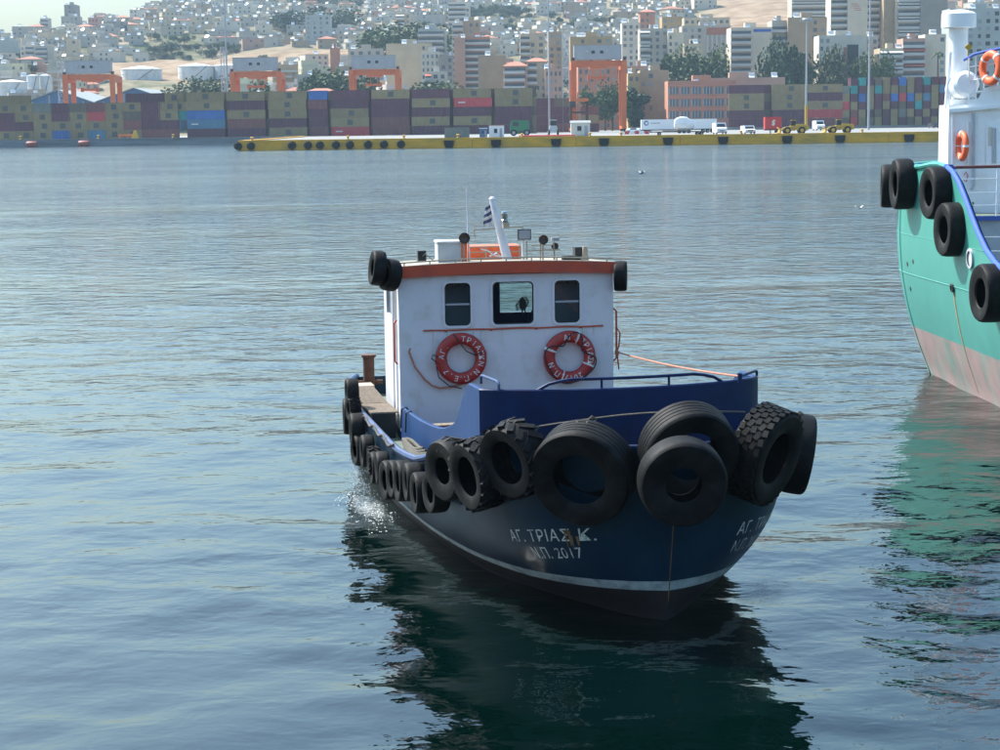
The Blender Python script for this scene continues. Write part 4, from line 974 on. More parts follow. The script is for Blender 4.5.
for z in (3.25, 2.95, 2.65): b = MB(); b.tube([(9.75, 39.2, z), (13, 39.2, z)], .013, 6); b.build('rail_bar', M['shipwhite'], ship, True, SO)
for x in (9.8, 10.8, 11.8): b = MB(); b.tube([(x, 39.2, 2.2), (x, 39.2, 3.26)], .018, 6); b.build('stanchion', M['shipwhite'], ship, True, SO)
b = MB(); b.lathe([(0, -.3), (.2, -.3), (.26, -.2), (.26, .2), (.2, .3), (0, .3)], 16, Matrix.Translation((9.88, 38.6, 2.62)) @ Matrix.Rotation(math.pi/2, 4, 'Y')); b.tube([(9.88, 38.6, 2.2), (9.88, 38.6, 2.5)], .06, 8); b.build('winch_drum', M['shipblue'], ship, True, SO)
b = MB(); b.cbox((10.15, 40.7, 3.2), (.13, .12, .34)); b.build('fire_box', M['redbox'], ship, False, SO)
# deckhouse
DX = at(950, 130, 42.3).x
b = MB(); b.add([(DX, 42.45, 3.6), (DX+4.2, 41.4, 3.6), (DX+4.2, 44.0, 3.6), (DX+.15, 44.0, 3.6), (DX, 42.45, 6.05), (DX+4.2, 41.4, 6.05), (DX+4.2, 44.0, 6.05), (DX+.15, 44.0, 6.05)],
      [(0, 1, 5, 4), (1, 2, 6, 5), (2, 3, 7, 6), (3, 0, 4, 7), (4, 5, 6, 7)]); b.build('deckhouse', M['shipwhite'], ship, False, SO)
def DF(px, py, off=.03):
    d = ray(px, py); n = Vector((-1.05, -4.2, 0)).normalized(); o = Vector((DX, 42.45, 0))+n*off; return CP+d*((o-CP).dot(n)/d.dot(n))
n_df = Vector((-1.05, -4.2, 0)).normalized()
b = MB(); b.add([DF(949, 109.5, .12), DF(1003, 104.5, .12), DF(1003, 107.5, .12), DF(949, 113, .12), DF(949, 109.5, -.1), DF(1003, 104.5, -.1), DF(1003, 107.5, -.1), DF(949, 113, -.1)], [(0, 1, 2, 3), (4, 7, 6, 5), (0, 4, 5, 1), (3, 2, 6, 7), (0, 3, 7, 4), (1, 5, 6, 2)]); b.build('eave', M['shipwhite'], ship, False, SO)
b = MB(); b.tube([DF(973.5, 113, .06), DF(973.5, 185, .06), DF(971, 190, .06)], .035, 8); b.build('downpipe', M['shipgrey'], ship, True, SO)
for x, y0, y1, w_, nm in ((952.5, 113, 166, 1.6, 'corner_post'), (968, 122, 166, 1.2, 'door_jamb')):
    b = MB(); b.tube([DF(x, y0, .02), DF(x, y1, .02)], .03, 6); b.build(nm, M['shipwhite'], ship, True, SO)
P4 = [DF(986, 126, .01), DF(1004, 125, .01), DF(1004, 165, .01), DF(986, 166, .01)]
b = MB(); b.add(P4+[p+n_df*.02 for p in P4], [(4, 5, 6, 7), (0, 4, 7, 3), (0, 1, 5, 4), (1, 2, 6, 5), (2, 3, 7, 6)]); b.build('door', M['shipwhite'], ship, False, SO)
b = MB(); b.tube([DF(994, 128, .04), DF(994, 163, .04)], .05, 6); b.build('door_seal', M['shipgrey'], ship, True, SO)
b = MB(); P4 = [DF(988, 127, .035), DF(992, 127, .035), DF(992, 146, .035), DF(988, 146, .035)]; b.add(P4, [(0, 1, 2, 3)]); b.build('notice_plate', M['awning'], ship, False, SO)
b = MB(); b.tube([DF(967, 200, .3), DF(967, 206, .3), DF(973, 206, .3), DF(973, 202, .3)], .03, 6); b.build('pipe_bend', M['green'], ship, True, SO)
b = MB(); b.tube([DF(964, 175, .04), DF(966, 172, .05), DF(968, 176, .05), DF(966, 182, .05), DF(964, 180, .04)], .012, 6); b.build('hose_hook', M['redbox'], ship, True, SO)
# house top: solid wing, mushroom ventilator, liferaft, rails
b = MB()
def slab(pts, off, th):
    a = [DF(x, y, off) for x, y in pts]; c = [p-n_df*th for p in a]; n = len(a)
    b.add(a+c, [tuple(range(n)), tuple(range(2*n-1, n-1, -1))]+[(i, n+i, n+(i+1) % n, (i+1) % n) for i in range(n)])
slab([(966, 110), (968, 100), (978, 99), (984, 88), (1004, 84), (1004, 110)], .05, .12); b.build('wing_bulwark', M['shipwhite'], ship, False, SO)
vb = at(957, 105, 43.2); 
b = MB(); b.lathe([(0, 0), (.25, 0), (.25, .03), (.215, .06), (.215, 1.75), (.39, 1.76), (.39, 2.07), (.33, 2.11), (.15, 2.16), (0, 2.17)], 28, Matrix.Translation((vb.x, 43.2, 6.05))); b.build('mushroom_ventilator', M['shipwhite'], ship, True, SO)
b = MB(); a = at(949.5, 52, 42.9); c = at(944.5, 109, 42.9); a2 = at(952, 52, 42.9); c2 = at(949, 109, 42.9); b.add([a, a2, c2, c]+[p+Vector((0, .06, 0)) for p in (a, a2, c2, c)], [(0, 1, 2, 3), (4, 7, 6, 5), (0, 4, 5, 1), (1, 5, 6, 2), (2, 6, 7, 3), (3, 7, 4, 0)]); b.build('stay_plate', M['shipwhite'], ship, False, SO)
b = MB(); q = at(962, 87, 42.9); b.lathe([(0, -.45), (.22, -.45), (.30, -.38), (.31, -.03), (.325, -.03), (.325, .03), (.31, .03), (.30, .38), (.22, .45), (0, .45)], 24, Matrix.Translation(q) @ Matrix.Rotation(math.radians(80), 4, 'X')); rf = b.build('liferaft_canister', M['shipwhite'], ship, True, SO)
b = MB(); b.tube([q+Vector((-.3, 0, -.12)), q+Vector((-.24, 0, -.3)), q+Vector((.24, 0, -.3)), q+Vector((.3, 0, -.12))], .03, 6); b.box(q.x-.28, q.x+.28, 42.7, 43.1, 6.05, q.z-.28); b.build('raft_cradle', M['shipwhite'], ship, True, SO)
b = MB(); b.tube([at(964, 60, 42.6), at(975, 54, 42.4), at(988, 51, 42.2), at(1004, 48, 42.0)], .035, 8); b.build('handrail', M['shipblue'], ship, True, SO)
for k, (y0, y1) in enumerate(((67, 62), (81, 74), (93, 88))): b = MB(); b.tube([at(969, y0, 42.5), at(1004, y1, 42.0)], .014, 6); b.build('rail_bar', M['shipwhite'], ship, True, SO)
for x in (969, 976, 984, 998): b = MB(); b.tube([at(x, 58-(x-969)*.25, 42.45), at(x-.3, 101, 42.45)], .018, 6); b.build('stanchion', M['shipwhite'], ship, True, SO)
b = MB(); q = at(968.5, 47, 42.6); b.prism([(q.x-.09, q.z), (q.x, q.z+.08), (q.x+.09, q.z), (q.x, q.z-.08)], 42.58, 42.62); b.tube([q+Vector((0, .02, -.05)), q+Vector((0, .02, -.32))], .016, 6); b.build('marker_plate', M['loader'], ship, False, SO)
# hull fittings
def ship_find(px, py):
    best = None
    for i in range(12, 44):
        for j in range(60):
            p = sp(i, j/59); q = proj(p); e = (q[0]-px)**2+(q[1]-py)**2
            if best is None or e < best[0]: best = (e, i, j/59, p)
    i, f = best[1], best[2]
    a = sp(i+1, f)-sp(i-1, f); c = sp(i, f+.02)-sp(i, f-.02); n = a.cross(c).normalized()
    if n.x > 0 and i < 40: n = -n
    return best[3], n, i, f
p, n, i, f = ship_find(951.5, 288)
b = MB(); b.lathe([(.05, 0), (.09, .0), (.09, .05), (.05, .05)], 14, frame_from_axis(p, n)); b.lathe([(0, .02), (.05, .02)], 14, frame_from_axis(p, n)); b.build('discharge_pipe', M['darkmetal'], ship, True, SO)
P = []
for k in range(14):
    z = p.z-.06-(p.z+.0)*k/13.5; q_ = sp(i, z/tpD[i].z); P.append(q_+n*.003)
b = MB(); sdir = Vector((0, 0, 1)).cross(n).normalized(); Q = []
for k, q_ in enumerate(P): w_ = .032-.0014*k; Q += [q_+n*.006-sdir*w_, q_+n*.006+sdir*w_]
b.add(Q, [(2*k, 2*k+1, 2*k+3, 2*k+2) for k in range(len(P)-1)]); b.build('rust_streak', M['rustlight'], ship, True, SO)
for px, py in ((907.5, 263), (912, 263), (910, 290), (971, 255)):
    p, n, i, f = ship_find(px, py); b = MB(); b.lathe([(0, .006), (.05, .006), (.06, 0)], 12, frame_from_axis(p, n)); b.build('scupper', M['black'], ship, False, SO)
p, n, i, f = ship_find(972, 257); b = MB(); b.lathe([(.15, 0), (.2, .0), (.2, .04), (.15, .04)], 20, frame_from_axis(p, n)); b.lathe([(0, .01), (.15, .01)], 20, frame_from_axis(p, n)); b.build('hawse_pipe', M['shipgrey'], ship, True, SO)
for x, y in ((914, 167), (921, 166.5), (938, 165.5), (949, 168)):
    b = MB(); q = at(x, y, 41.7-.09*(x-912)); b.tube([q+Vector((-.12, 0, -.02)), q+Vector((-.06, 0, .05)), q+Vector((.06, 0, .05)), q+Vector((.12, 0, -.02))], .025, 6); b.build('fairlead', M['shipblue'], ship, True, SO)
# tyres of the ship
for px, py, R, W_, lb, turn in ((888.5, 186, .50, .34, 'outer of two black tyres on the rounded end of the green hull', -62), (902.5, 184, .56, .40, 'inner of two black tyres on the rounded end of the green hull', -30), (936, 193, .545, .40, 'black tyre hung just below the rail of the green hull beside the tyre pair', 0), (952, 229.5, .55, .44, 'black tyre under the sloping blue rail of the green hull', 0), (990, 293, .56, .46, 'black tyre lowest along the sloping blue rail of the green hull', 0)):
    p, n, i, f = ship_find(px+(8 if px > 910 else 10), py); n = Vector((-.99, -.10-.004*turn*0, 0)) if px > 910 else (Vector((-.98, .16, 0)) if px < 890 else Vector((-1, .02, .0)))
    Y = p.y+(.6 if px < 890 else .15 if px < 910 else 0)
    c = at(px, py, Y); tyre((R, W_, R*.5, 'plain'), frame_from_axis(c, n, random.random()*6), lb)
# lifebuoys on the ship
q = at(991, 68, 42.0); lifebuoy(Matrix.Translation(q) @ Matrix.Rotation(math.radians(-68), 4, 'Z'), .30, .095, M['orange'], 'orange lifebuoy hung on the blue upper rail of the white deckhouse', [], [(40, 10, M['letter']), (130, 10, M['letter']), (220, 10, M['letter']), (310, 10, M['letter'])])
q = DF(962, 146, .2); lifebuoy(Matrix.Translation(q) @ Matrix.Rotation(math.radians(-84), 4, 'Z'), .26, .085, M['orange'], 'orange lifebuoy seen edge on against the white deckhouse wall', [], [(0, 9, M['letter']), (90, 9, M['letter']), (180, 9, M['letter']), (270, 9, M['letter'])])

# ---- gulls
def gull(px, py, Y, s, rz, label):
    p = at(px, py, Y); root = empty('gull', p, rz); tag(root, label, 'gull')
    b = MB(); b.tube([(-.22*s, 0, .02*s), (-.1*s, 0, 0), (.06*s, 0, 0), (.16*s, 0, .03*s), (.22*s, 0, .03*s), (.27*s, 0, .02*s)], [.01*s, .05*s, .065*s, .045*s, .04*s, .008*s], 8); b.build('body', M['grey'], root, True)
    for d in (-1, 1):
        b = MB(); b.add([(.08*s, d*.04*s, .03*s), (-.06*s, d*.04*s, .03*s), (.10*s, d*.32*s, .16*s), (-.04*s, d*.32*s, .16*s), (-.06*s, d*.62*s, .10*s)], [(0, 2, 3, 1), (2, 4, 3)]); b.build('wing', M['grey'], root)
    return root
gull(641, 173.5, 150, 1.3, .4, 'white gull gliding low over the open water')
gull(860, 208, 95, .8, 2.2, 'small dark-backed gull low over the water near the green ship')
# ================================================================== the container port
CC = {'T': (.235, .175, .08), 'M': (.095, .024, .042), 'W': (.18, .055, .05), 'R': (.42, .04, .045), 'B': (.03, .12, .36), 'U': (.06, .17, .27), 'G': (.02, .25, .24), 'E': (.15, .17, .14), 'N': (.12, .09, .06), 'O': (.45, .12, .04)}
CN = {'T': 'tan', 'M': 'dark maroon', 'W': 'brownish red', 'R': 'bright red', 'B': 'blue', 'U': 'grey-blue', 'G': 'teal', 'E': 'grey-green', 'N': 'brown', 'O': 'orange'}
def container_mesh(L, W_, H_, name):
    b = MB(); h = L/2; d = W_/2; f = .12
    # frame
    for sx in (-1, 1):
        for sy in (-1, 1): b.box(sx*h-(f if sx > 0 else 0), sx*h+(f if sx < 0 else 0), sy*d-(f if sy > 0 else 0), sy*d+(f if sy < 0 else 0), 0, H_)
    for z in (0, H_-f):
        for sy in (-1, 1): b.box(-h+f, h-f, sy*d-(f if sy > 0 else 0), sy*d+(f if sy < 0 else 0), z, z+f)
        for sx in (-1, 1): b.box(sx*h-(f if sx > 0 else 0), sx*h+(f if sx < 0 else 0), -d+f, d-f, z, z+f)
    # corrugated skins
    n = int(L/.55); dep = .06
    for sy in (-1, 1):
        vsx = []
        for i in range(n*4+1):
            x = -h+f+(L-2*f)*i/(n*4); o = .03+(dep if (i % 4) in (1, 2) else 0); vsx += [(x, sy*(d-o), f), (x, sy*(d-o), H_-f)]
        b.add(vsx, [(2*i, 2*i+2, 2*i+3, 2*i+1) for i in range(n*4)])
    for sx in (-1, 1):
        b.box(sx*(h-.06)-.01, sx*(h-.06)+.01, -d+f, d-f, f, H_-f)
        for y in (-.75, -.35, .35, .75): b.tube([(sx*(h-.02), y*d, .1), (sx*(h-.02), y*d, H_-.1)], .03, 4)
        b.box(sx*(h-.045)-.008, sx*(h-.045)+.008, -.03, .03, f, H_-f)
    b.add([(-h+f, -d+f, H_-.03), (h-f, -d+f, H_-.03), (h-f, d-f, H_-.03), (-h+f, d-f, H_-.03)], [(0, 1, 2, 3)])
    me = b.mesh(name); me.materials.append(M['container']); return me
CM = {40: container_mesh(12.19, 2.44, 2.86, 'shipping_container'), 20: container_mesh(6.06, 2.44, 2.86, 'shipping_container'), 21: container_mesh(6.06, 2.44, 2.59, 'shipping_container')}
b = MB(); b.box(-.85, .85, -.006, .006, -.8, .8); LOGO = b.mesh('logo'); LOGO.materials.append(M['logo'])
b = MB(); b.box(-1.1, 1.1, -.006, .006, -.18, .18); STRIP = b.mesh('name_strip'); STRIP.materials.append(M['letter'])
TIER = ['at ground level', 'second up', 'third up', 'fourth up', 'fifth up', 'topmost sixth up']
def container(kindL, x, y, z, rz, c, label, group, logo=None):
    o = link('shipping_container', CM[kindL]); o.location = (x, y, z); o.rotation_euler = (0, 0, rz); j = random.uniform(.88, 1.12)
    o.color = (CC[c][0]*j, CC[c][1]*j, CC[c][2]*j, 1); tag(o, label, 'container', group)
    if logo:
        l = link('logo' if logo == 'L' else 'name_strip', LOGO if logo == 'L' else STRIP, o)
        l.location = (random.choice([0, 0, .6]) if logo == 'L' else -3.6, -1.227, 1.43)
    return o
ORD = ['first', 'second', 'third', 'fourth', 'fifth', 'sixth', 'seventh', 'eighth', 'ninth', 'tenth', 'eleventh', 'twelfth', 'thirteenth', 'fourteenth']
YR = 600.0
main = [(187, 226, 'MUBTT'), (228, 266, 'MWTMT'), (270, 307, 'TMTTT'), (308, 330, 'WMMWB'), (331, 370, 'RTTMM'), (372, 410, 'WWMMT'), (411.5, 451, 'MTMTM'), (454, 492, 'MTMRT'), (494.5, 533, 'MMMTT')]
for k, (x0, x1, cs) in enumerate(main):
    p = at((x0+x1)/2, 130, YR); L_ = 20 if x1-x0 < 26 else 40
    for t, c in enumerate(cs):
        container(L_, p.x+random.uniform(-.15, .15), YR+random.uniform(-.08, .08), QZ+2.9*t, 0, c, f'{CN[c]} container, {TIER[t]}, {ORD[k]} stack of the long row', 'containers in the long stacked row', 'L' if c == 'T' else ('S' if c in 'UR' else None))
    # a second row behind shows through the gaps
    for t, c in enumerate(cs):
        if True:
            c2 = random.choice('TMWTM'); container(L_, p.x+(6.2 if L_ == 40 else 4.5) if k < 8 else p.x-1.5, YR+3.0, QZ+2.88*t, 0, c2, f'{CN[c2]} container, {TIER[t]}, behind the {ORD[k]} stack of the long row', 'containers behind the long row')
for t, c in enumerate('TTNTN'): 
    p = at(535.6, 120, YR); container(20, p.x-.9, YR+3.4, QZ+2.9*t, math.pi/2, c, f'{CN[c]} container end on, {TIER[t]}, closing the long row', 'containers closing the long row')
for k, px in enumerate((545, 563, 590)):
    for t, c in enumerate(['MMMM', 'WMMN', 'MTW'][k]):
        p = at(px, 120, 640); container(20, p.x, 640, QZ+2.9*t, 0, c, f'{CN[c]} short container, {TIER[t]}, {ORD[k]} stack behind the light pole', 'short containers behind the light pole')
low = [(8, 'TMMT'), (26, 'TMTT'), (44.5, 'TTTE'), (62.5, 'BTMM'), (80, 'TTTN'), (98, 'UTRW'), (116, 'TTTT'), (134, 'TWNT'), (152.5, 'WMMM'), (170, 'WMTT'), (180, 'NTGT')]
for k, (px, cs) in enumerate(low):
    p = at(px, 130, YR)
    for t, c in enumerate(cs):
        if px == 180 and t < 2: continue
        container(20, p.x, YR-1+(1.5 if px == 180 else 0), QZ+2.88*t, 0, c, f'{CN[c]} short container, {TIER[t]}, {ORD[k]} low stack on the grey quay', 'short containers on the grey quay', 'L' if c == 'T' else None)
p = at(146, 110, YR+3.2); container(40, p.x, YR+3.2, QZ+2.88*4, 0, 'M', 'long dark maroon container lying on top of the low stacks', 'short containers on the grey quay')
for t in range(4):
    container(40, p.x, YR+3.2, QZ+2.88*t, 0, 'MTWM'[t], f'{CN["MTWM"[t]]} long container, {TIER[t]}, hidden behind the low stacks', 'containers behind the low stacks')
p = at(12, 108, YR+3.2); container(40, p.x, YR+3.2, QZ+2.88*4-.2, 0, 'T', 'long tan container riding above the low stacks at the quay end', 'short containers on the grey quay')
for t in range(4): container(40, p.x, YR+3.2, QZ+2.83*t, 0, 'TMWT'[t], f'{CN["TMWT"[t]]} long container, {TIER[t]}, behind the low stacks at the quay end', 'containers behind the low stacks')
p = at(175, 105, YR+1.5); container(20, p.x, YR+1.5, QZ+2.88*4, 0, 'T', 'tan short container crowning the last low stack beside the tall stacks', 'short containers on the grey quay', 'L')
# right-hand block
YB = 650.0
right = [(746, 'MMTTM'), (789, 'MMTTT'), (824.5, 'WRTMT')]
for k, (px, cs) in enumerate(right):
    p = at(px, 110, YB)
    for t, c in enumerate(cs):
        container(40, p.x, YB, QZ+.9+2.9*t, 0, c, f'{CN[c]} long container, {TIER[t]}, {ORD[k]} stack behind the wheel loaders', 'containers behind the wheel loaders', 'L' if c == 'T' and t > 1 else None)
for t in range(5): p = at(768, 110, YB); container(20, p.x, YB+4, QZ+.9+2.9*t, math.pi/2, 'MNMNM'[t], f'{CN["MNMNM"[t]]} container end on, {TIER[t]}, in the dark gap behind the wheel loaders', 'containers behind the wheel loaders')
grid = ['NRTNTMTMNTMTMM', 'TWTMNMTETMTMTM', 'RTMTMTMNMGMTMT', 'TMBTMWBRBTUTMT', 'EGMTGTTNTMMTUM', 'NMGMNTMBTMGMMT']
b = MB()
for ci in range(13):
    p = at(845.5+8.05*ci, 100, YB)
    for t in range(6):
        if t == 5 and ci == 0: continue
        c = grid[t][ci]
        container(20, p.x, YB+1.8, QZ+.9+2.72*t, math.pi/2, c, f'{CN[c]} container end on, {TIER[t]}, {ORD[ci]} column of the multicoloured wall', 'containers in the multicoloured wall')
b.box(at(725, 100, YB).x, at(965, 100, YB).x, YB-1.4, YB+7, QZ+.004, QZ+.9); kind(b.build('pavement', M['concrete']), 'structure')

# ---- gantry cranes
def crane(px0, px1, ytop, Y, label, dep=13, legdx=None):
    a = at(px0, 110, Y); c = at(px1, 110, Y); xc = (a.x+c.x)/2; w_ = (c.x-a.x)/2; top = at((px0+px1)/2, ytop, Y).z
    root = empty('gantry_crane', (xc, Y, QZ)); tag(root, label, 'crane', None); h = top-QZ
    for sx in (-1, 1):
        for sy in (0, 1):
            b = MB(); y = sy*dep; x = sx*w_
            b.prism([(x-.75, 1.2), (x+.75, 1.2), (x+.9, h-3.2), (x-.9, h-3.2)], y-.55, y+.55); b.build('leg', M['craneorange'], root)
    for sx in (-1, 1):
        b = MB(); b.prism([(-.9, h-3.2), (dep+.9, h-3.2), (dep+.9, h-1.0), (-.9, h-.4)], sx*w_-.9, sx*w_+.9, 'x'); b.build('end_beam', M['craneorange'], root)
        b = MB(); b.box(sx*w_-.7, sx*w_+.7, -2.2, dep+2.2, 1.0, 2.0); b.build('sill_beam', M['craneorange'], root)
        for y in (-1.5, 1.0, dep-1, dep+1.5):
            b = MB(); b.lathe([(0, -.3), (.7, -.3), (.78, -.2), (.78, .2), (.7, .3), (0, .3)], 14, Matrix.Translation((sx*w_, y, .78)) @ Matrix.Rotation(math.pi/2, 4, 'Y')); b.build('wheel', M['rubber'], root, True)
    for y in (1.6, dep-1.6):
        b = MB(); b.box(-w_+.9, w_-.9, y-.6, y+.6, h-2.1, h-.3); b.build('girder', M['craneorange'], root)
    b = MB(); b.box(-w_*.35, w_*.3, 1.0, dep-1, h-2.9, h-2.2); b.build('trolley', M['craneorange'], root)
    b = MB(); b.box(-w_*.42, w_*.30, 3, 5.5, h-6.2, h-5.4)
    for x in (-w_*.4, w_*.26): b.box(x-.25, x+.25, 2.8, 5.7, h-6.6, h-5.0)
    for x in (-w_*.2, w_*.1): b.tube([(x, 4.2, h-5.4), (x, 4.2, h-2.9)], .12, 5)
    b.build('spreader', M['craneorange'], root)
    b = MB(); b.box(-w_*.98, w_*.92, .3, 4.6, h+.05, h+4.6); b.build('machinery_house', M['machgrey'], root)
    b = MB(); b.box(-w_*1.0, w_*.94, .2, 4.7, h+4.601, h+4.8); b.build('house_roof', M['metalroof'], root)
    for x in (-w_*.22, w_*.12):
        b = MB(); b.box(x-.55, x+.55, .24, .298, h+1.9, h+2.9); b.build('window', M['glassdark'], root)
    for x in (-w_*.45, w_*.36):
        b = MB(); b.lathe([(0, 0), (.4, 0), (.5, .3), (.4, .6), (0, .6)], 10, Matrix.Translation((x, .1, h+2.4))); b.build('lamp', M['shipgrey'], root, True)
    for x in (-w_-.2, w_+.2):
        b = MB(); b.box(x-.5, x+.5, -.4, .5, h-.3, h+.7); b.build('sheave_box', M['rust'], root)
    return root
crane(66.5, 113.5, 73.5, 690, 'orange gantry crane standing in front of the blue gabled warehouse')
crane(233.5, 280, 70.5, 690, 'orange gantry crane with grey machinery house beside the red hipped roof')
crane(352, 398, 68.5, 690, 'orange gantry crane with low red spreader behind the container row')
c4 = crane(574, 624, 59.5, 612, 'orange gantry crane with full-length legs next to the cream site cabin', dep=12)
# access tower on the last crane and lattice masts
def lattice(px, y0, Y, wd, label, name='lattice_mast', m='lampgrey'):
    p = at(px, y0, Y); b = MB(); h = p.z-QZ; q = wd/2; n = int(h/(wd*1.4))
    for sx in (-q, q):
        for sy in (-q, q): b.tube([(sx, sy, 0), (sx, sy, h)], .09, 4)
    for i in range(n):
        z0, z1 = h*i/n, h*(i+1)/n
        for A, B in (((-q, -q), (q, -q)), ((q, -q), (q, q)), ((q, q), (-q, q)), ((-q, q), (-q, -q))):
            b.tube([(*A, z0), (*B, z1)], .06, 4); b.tube([(*A, z1), (*B, z1)], .06, 4)
    o = b.build(name, M[m]); o.location = (p.x, Y, QZ); tag(o, label, 'tower'); return o
lattice(565.5, 28, 640, 2.2, 'grey lattice tower standing beside the crane with full-length legs')
lattice(60, 62, 700, 2.0, 'dark lattice tower left of the crane before the blue warehouse')
lattice(222, 47, 705, 1.2, 'thin lattice tower beside the tall floodlight pole and tanks')
# port machine between the containers and the last crane
def reach(px, Y):
    p = at(px, 130, Y); root = empty('straddle_carrier', (p.x, Y, QZ)); tag(root, 'dark orange straddle carrier parked beside the orange crane legs', 'port machine')
    for x in (-2.6, 2.6):
        for y in (-2, 2):
            b = MB(); b.box(x-.35, x+.35, y-.35, y+.35, .8, 10); b.build('leg', M['rust'], root)
        b = MB(); b.box(x-.5, x+.5, -3.5, 3.5, .7, 1.5); b.build('sill_beam', M['craneorange'], root)
        for y in (-2.6, -.9, .9, 2.6):
            b = MB(); b.lathe([(0, -.3), (.6, -.3), (.7, -.2), (.7, .2), (.6, .3), (0, .3)], 12, Matrix.Translation((x, y, .7)) @ Matrix.Rotation(math.pi/2, 4, 'Y')); b.build('wheel', M['rubber'], root, True)
    b = MB(); b.box(-3.0, 3.0, -2.6, 2.6, 10, 11); b.build('top_frame', M['craneorange'], root)
    b = MB(); b.box(-2.2, 2.2, -1.6, 1.6, 6.2, 6.8); b.build('spreader', M['rust'], root)
    b = MB(); b.box(-2.9, -1.2, -2.9, -1.4, 8, 10); b.build('cab', M['darkmetal'], root)
reach(579, 606)

# ---- floodlight poles
def pole(px, ytop, Y, r, label, yellow=False, zb=QZ):
    p = at(px, ytop if ytop is not None else -12, Y); h = p.z-zb; root = empty('floodlight_pole', (at(px, 125, Y).x, Y, zb)); tag(root, label, 'light pole')
    b = MB(); b.tube([(0, 0, 0), (0, 0, h*.5), (0, 0, h)], [r, r*.8, r*.55], 10); b.build('pole', M['lampgrey'], root, True)
    if yellow:
        b = MB(); b.tube([(0, 0, .02), (0, 0, 7.5)], r*1.25, 10); b.build('guard_sleeve', M['loader'], root, True)
    b = MB(); b.lathe([(0, h-.1), (1.4, h-.1), (1.6, h+.2), (1.4, h+.5), (0, h+.5)], 16); b.build('lamp_ring', M['lampgrey'], root, True)
    for k in range(6):
        a = k*math.pi/3; b = MB(); b.cbox((1.7*math.cos(a), 1.7*math.sin(a), h-.2), (.7, .5, .45)); b.build('floodlight', M['grey'], root)
pole(228.5, None, 640, .4, 'tall grey floodlight pole rising behind the tan container stacks')
pole(549.5, None, 625, .34, 'tall grey floodlight pole at the end of the long container row')
pole(806, 20, 560, .34, 'floodlight pole with a yellow painted foot behind the wheel loaders', True)
pole(868.5, None, 560, .34, 'tall plain grey floodlight pole in front of the multicoloured containers')
for px, y0 in ((219, 46), (224.5, 60)): pass

# ---- warehouses, tanks
def gable(px0, px1, yeave, yridge, Y, dep, label, wallm, roofm, zb=QZ, pilasters=4):
    a, c = at(px0, yeave, Y), at(px1, yeave, Y); zr_ = at((px0+px1)/2, yridge, Y).z; w_ = (c.x-a.x)/2; he = (a.z+c.z)/2-zb; hr = zr_-zb
    root = empty('warehouse', ((a.x+c.x)/2, Y, zb)); tag(root, label, 'warehouse')
    b = MB(); b.prism([(-w_, 0), (w_, 0), (w_, he), (0, hr), (-w_, he)], 0, dep); b.build('wall', M[wallm], root)
    for s in (-1, 1):
        b = MB(); b.prism([(s*(w_+.8), he-.12), (0, hr+.05), (0, hr+.4), (s*(w_+.8), he+.22)], -.8, dep+.8); b.build('roof', M[roofm], root)
    for k in range(pilasters):
        x = -w_+2*w_*(k+.5)/pilasters; hh = he+(hr-he)*(1-abs(x)/w_); b = MB(); b.box(x-.35, x+.35, -.25, -.002, 0, hh-.6); b.build('pilaster', M[roofm], root)
    b = MB(); b.box(-w_*.3, w_*.3, -.2, -.003, 0, min(6, he*.6)); b.build('door', M['darkmetal'], root)
    return root
gable(24, 92, 103, 90.5, 760, 60, 'blue gabled warehouse shed behind the first gantry crane', 'bluewall', 'metalroof')
gable(93, 176, 103, 88.5, 765, 60, 'wider blue gabled warehouse shed with pale roof slope', 'bluewall', 'metalroof')
gable(242, 272, 97, 92, 745, 30, 'long low shed with pale grey roof behind the second crane', 'metalroof', 'metalroof', pilasters=2)
def tank(px0, px1, ytop, Y, label):
    a, c = at(px0, ytop, Y), at(px1, ytop, Y); r = (c.x-a.x)/2; xc = (a.x+c.x)/2; zb = terr(xc, Y+r)-3; h = a.z-zb
    root = empty('storage_tank', (xc, Y+r, zb)); tag(root, label, 'tank')
    b = MB(); b.lathe([(r, 0), (r, h*.33), (r+.08, h*.33), (r+.08, h*.35), (r, h*.35), (r, h*.66), (r+.08, h*.66), (r+.08, h*.68), (r, h*.68), (r, h-.3), (r+.15, h-.3), (r+.15, h)], 40); b.build('shell', M['tank'], root, True)
    b = MB(); b.lathe([(r+.15, h), (r*.5, h+r*.11), (0, h+r*.17)], 40); b.build('roof', M['tank'], root, True)
    b = MB(); n = 24
    P = [((r+.5)*math.cos(-1.9+1.1*i/n), (r+.5)*math.sin(-1.9+1.1*i/n), h*i/n) for i in range(n+1)]; b.tube(P, .14, 4); b.build('stair', M['rust'], root)
tank(25, 37.5, 75.5, 900, 'small white storage tank left of the first gantry crane'); tank(37.5, 50, 75.5, 905, 'white storage tank touching its small neighbour behind the first crane')
tank(117, 158, 69, 985, 'wide white storage tank with conical roof, nearest the blue sheds'); tank(175, 211, 66, 1000, 'wide white storage tank on the foot of the bare sandy slope'); tank(212, 240, 65.5, 1005, 'white storage tank half hidden by the tall floodlight pole')
tank(-8, 23, 82, 880, 'low wide white tank at the edge of the port')
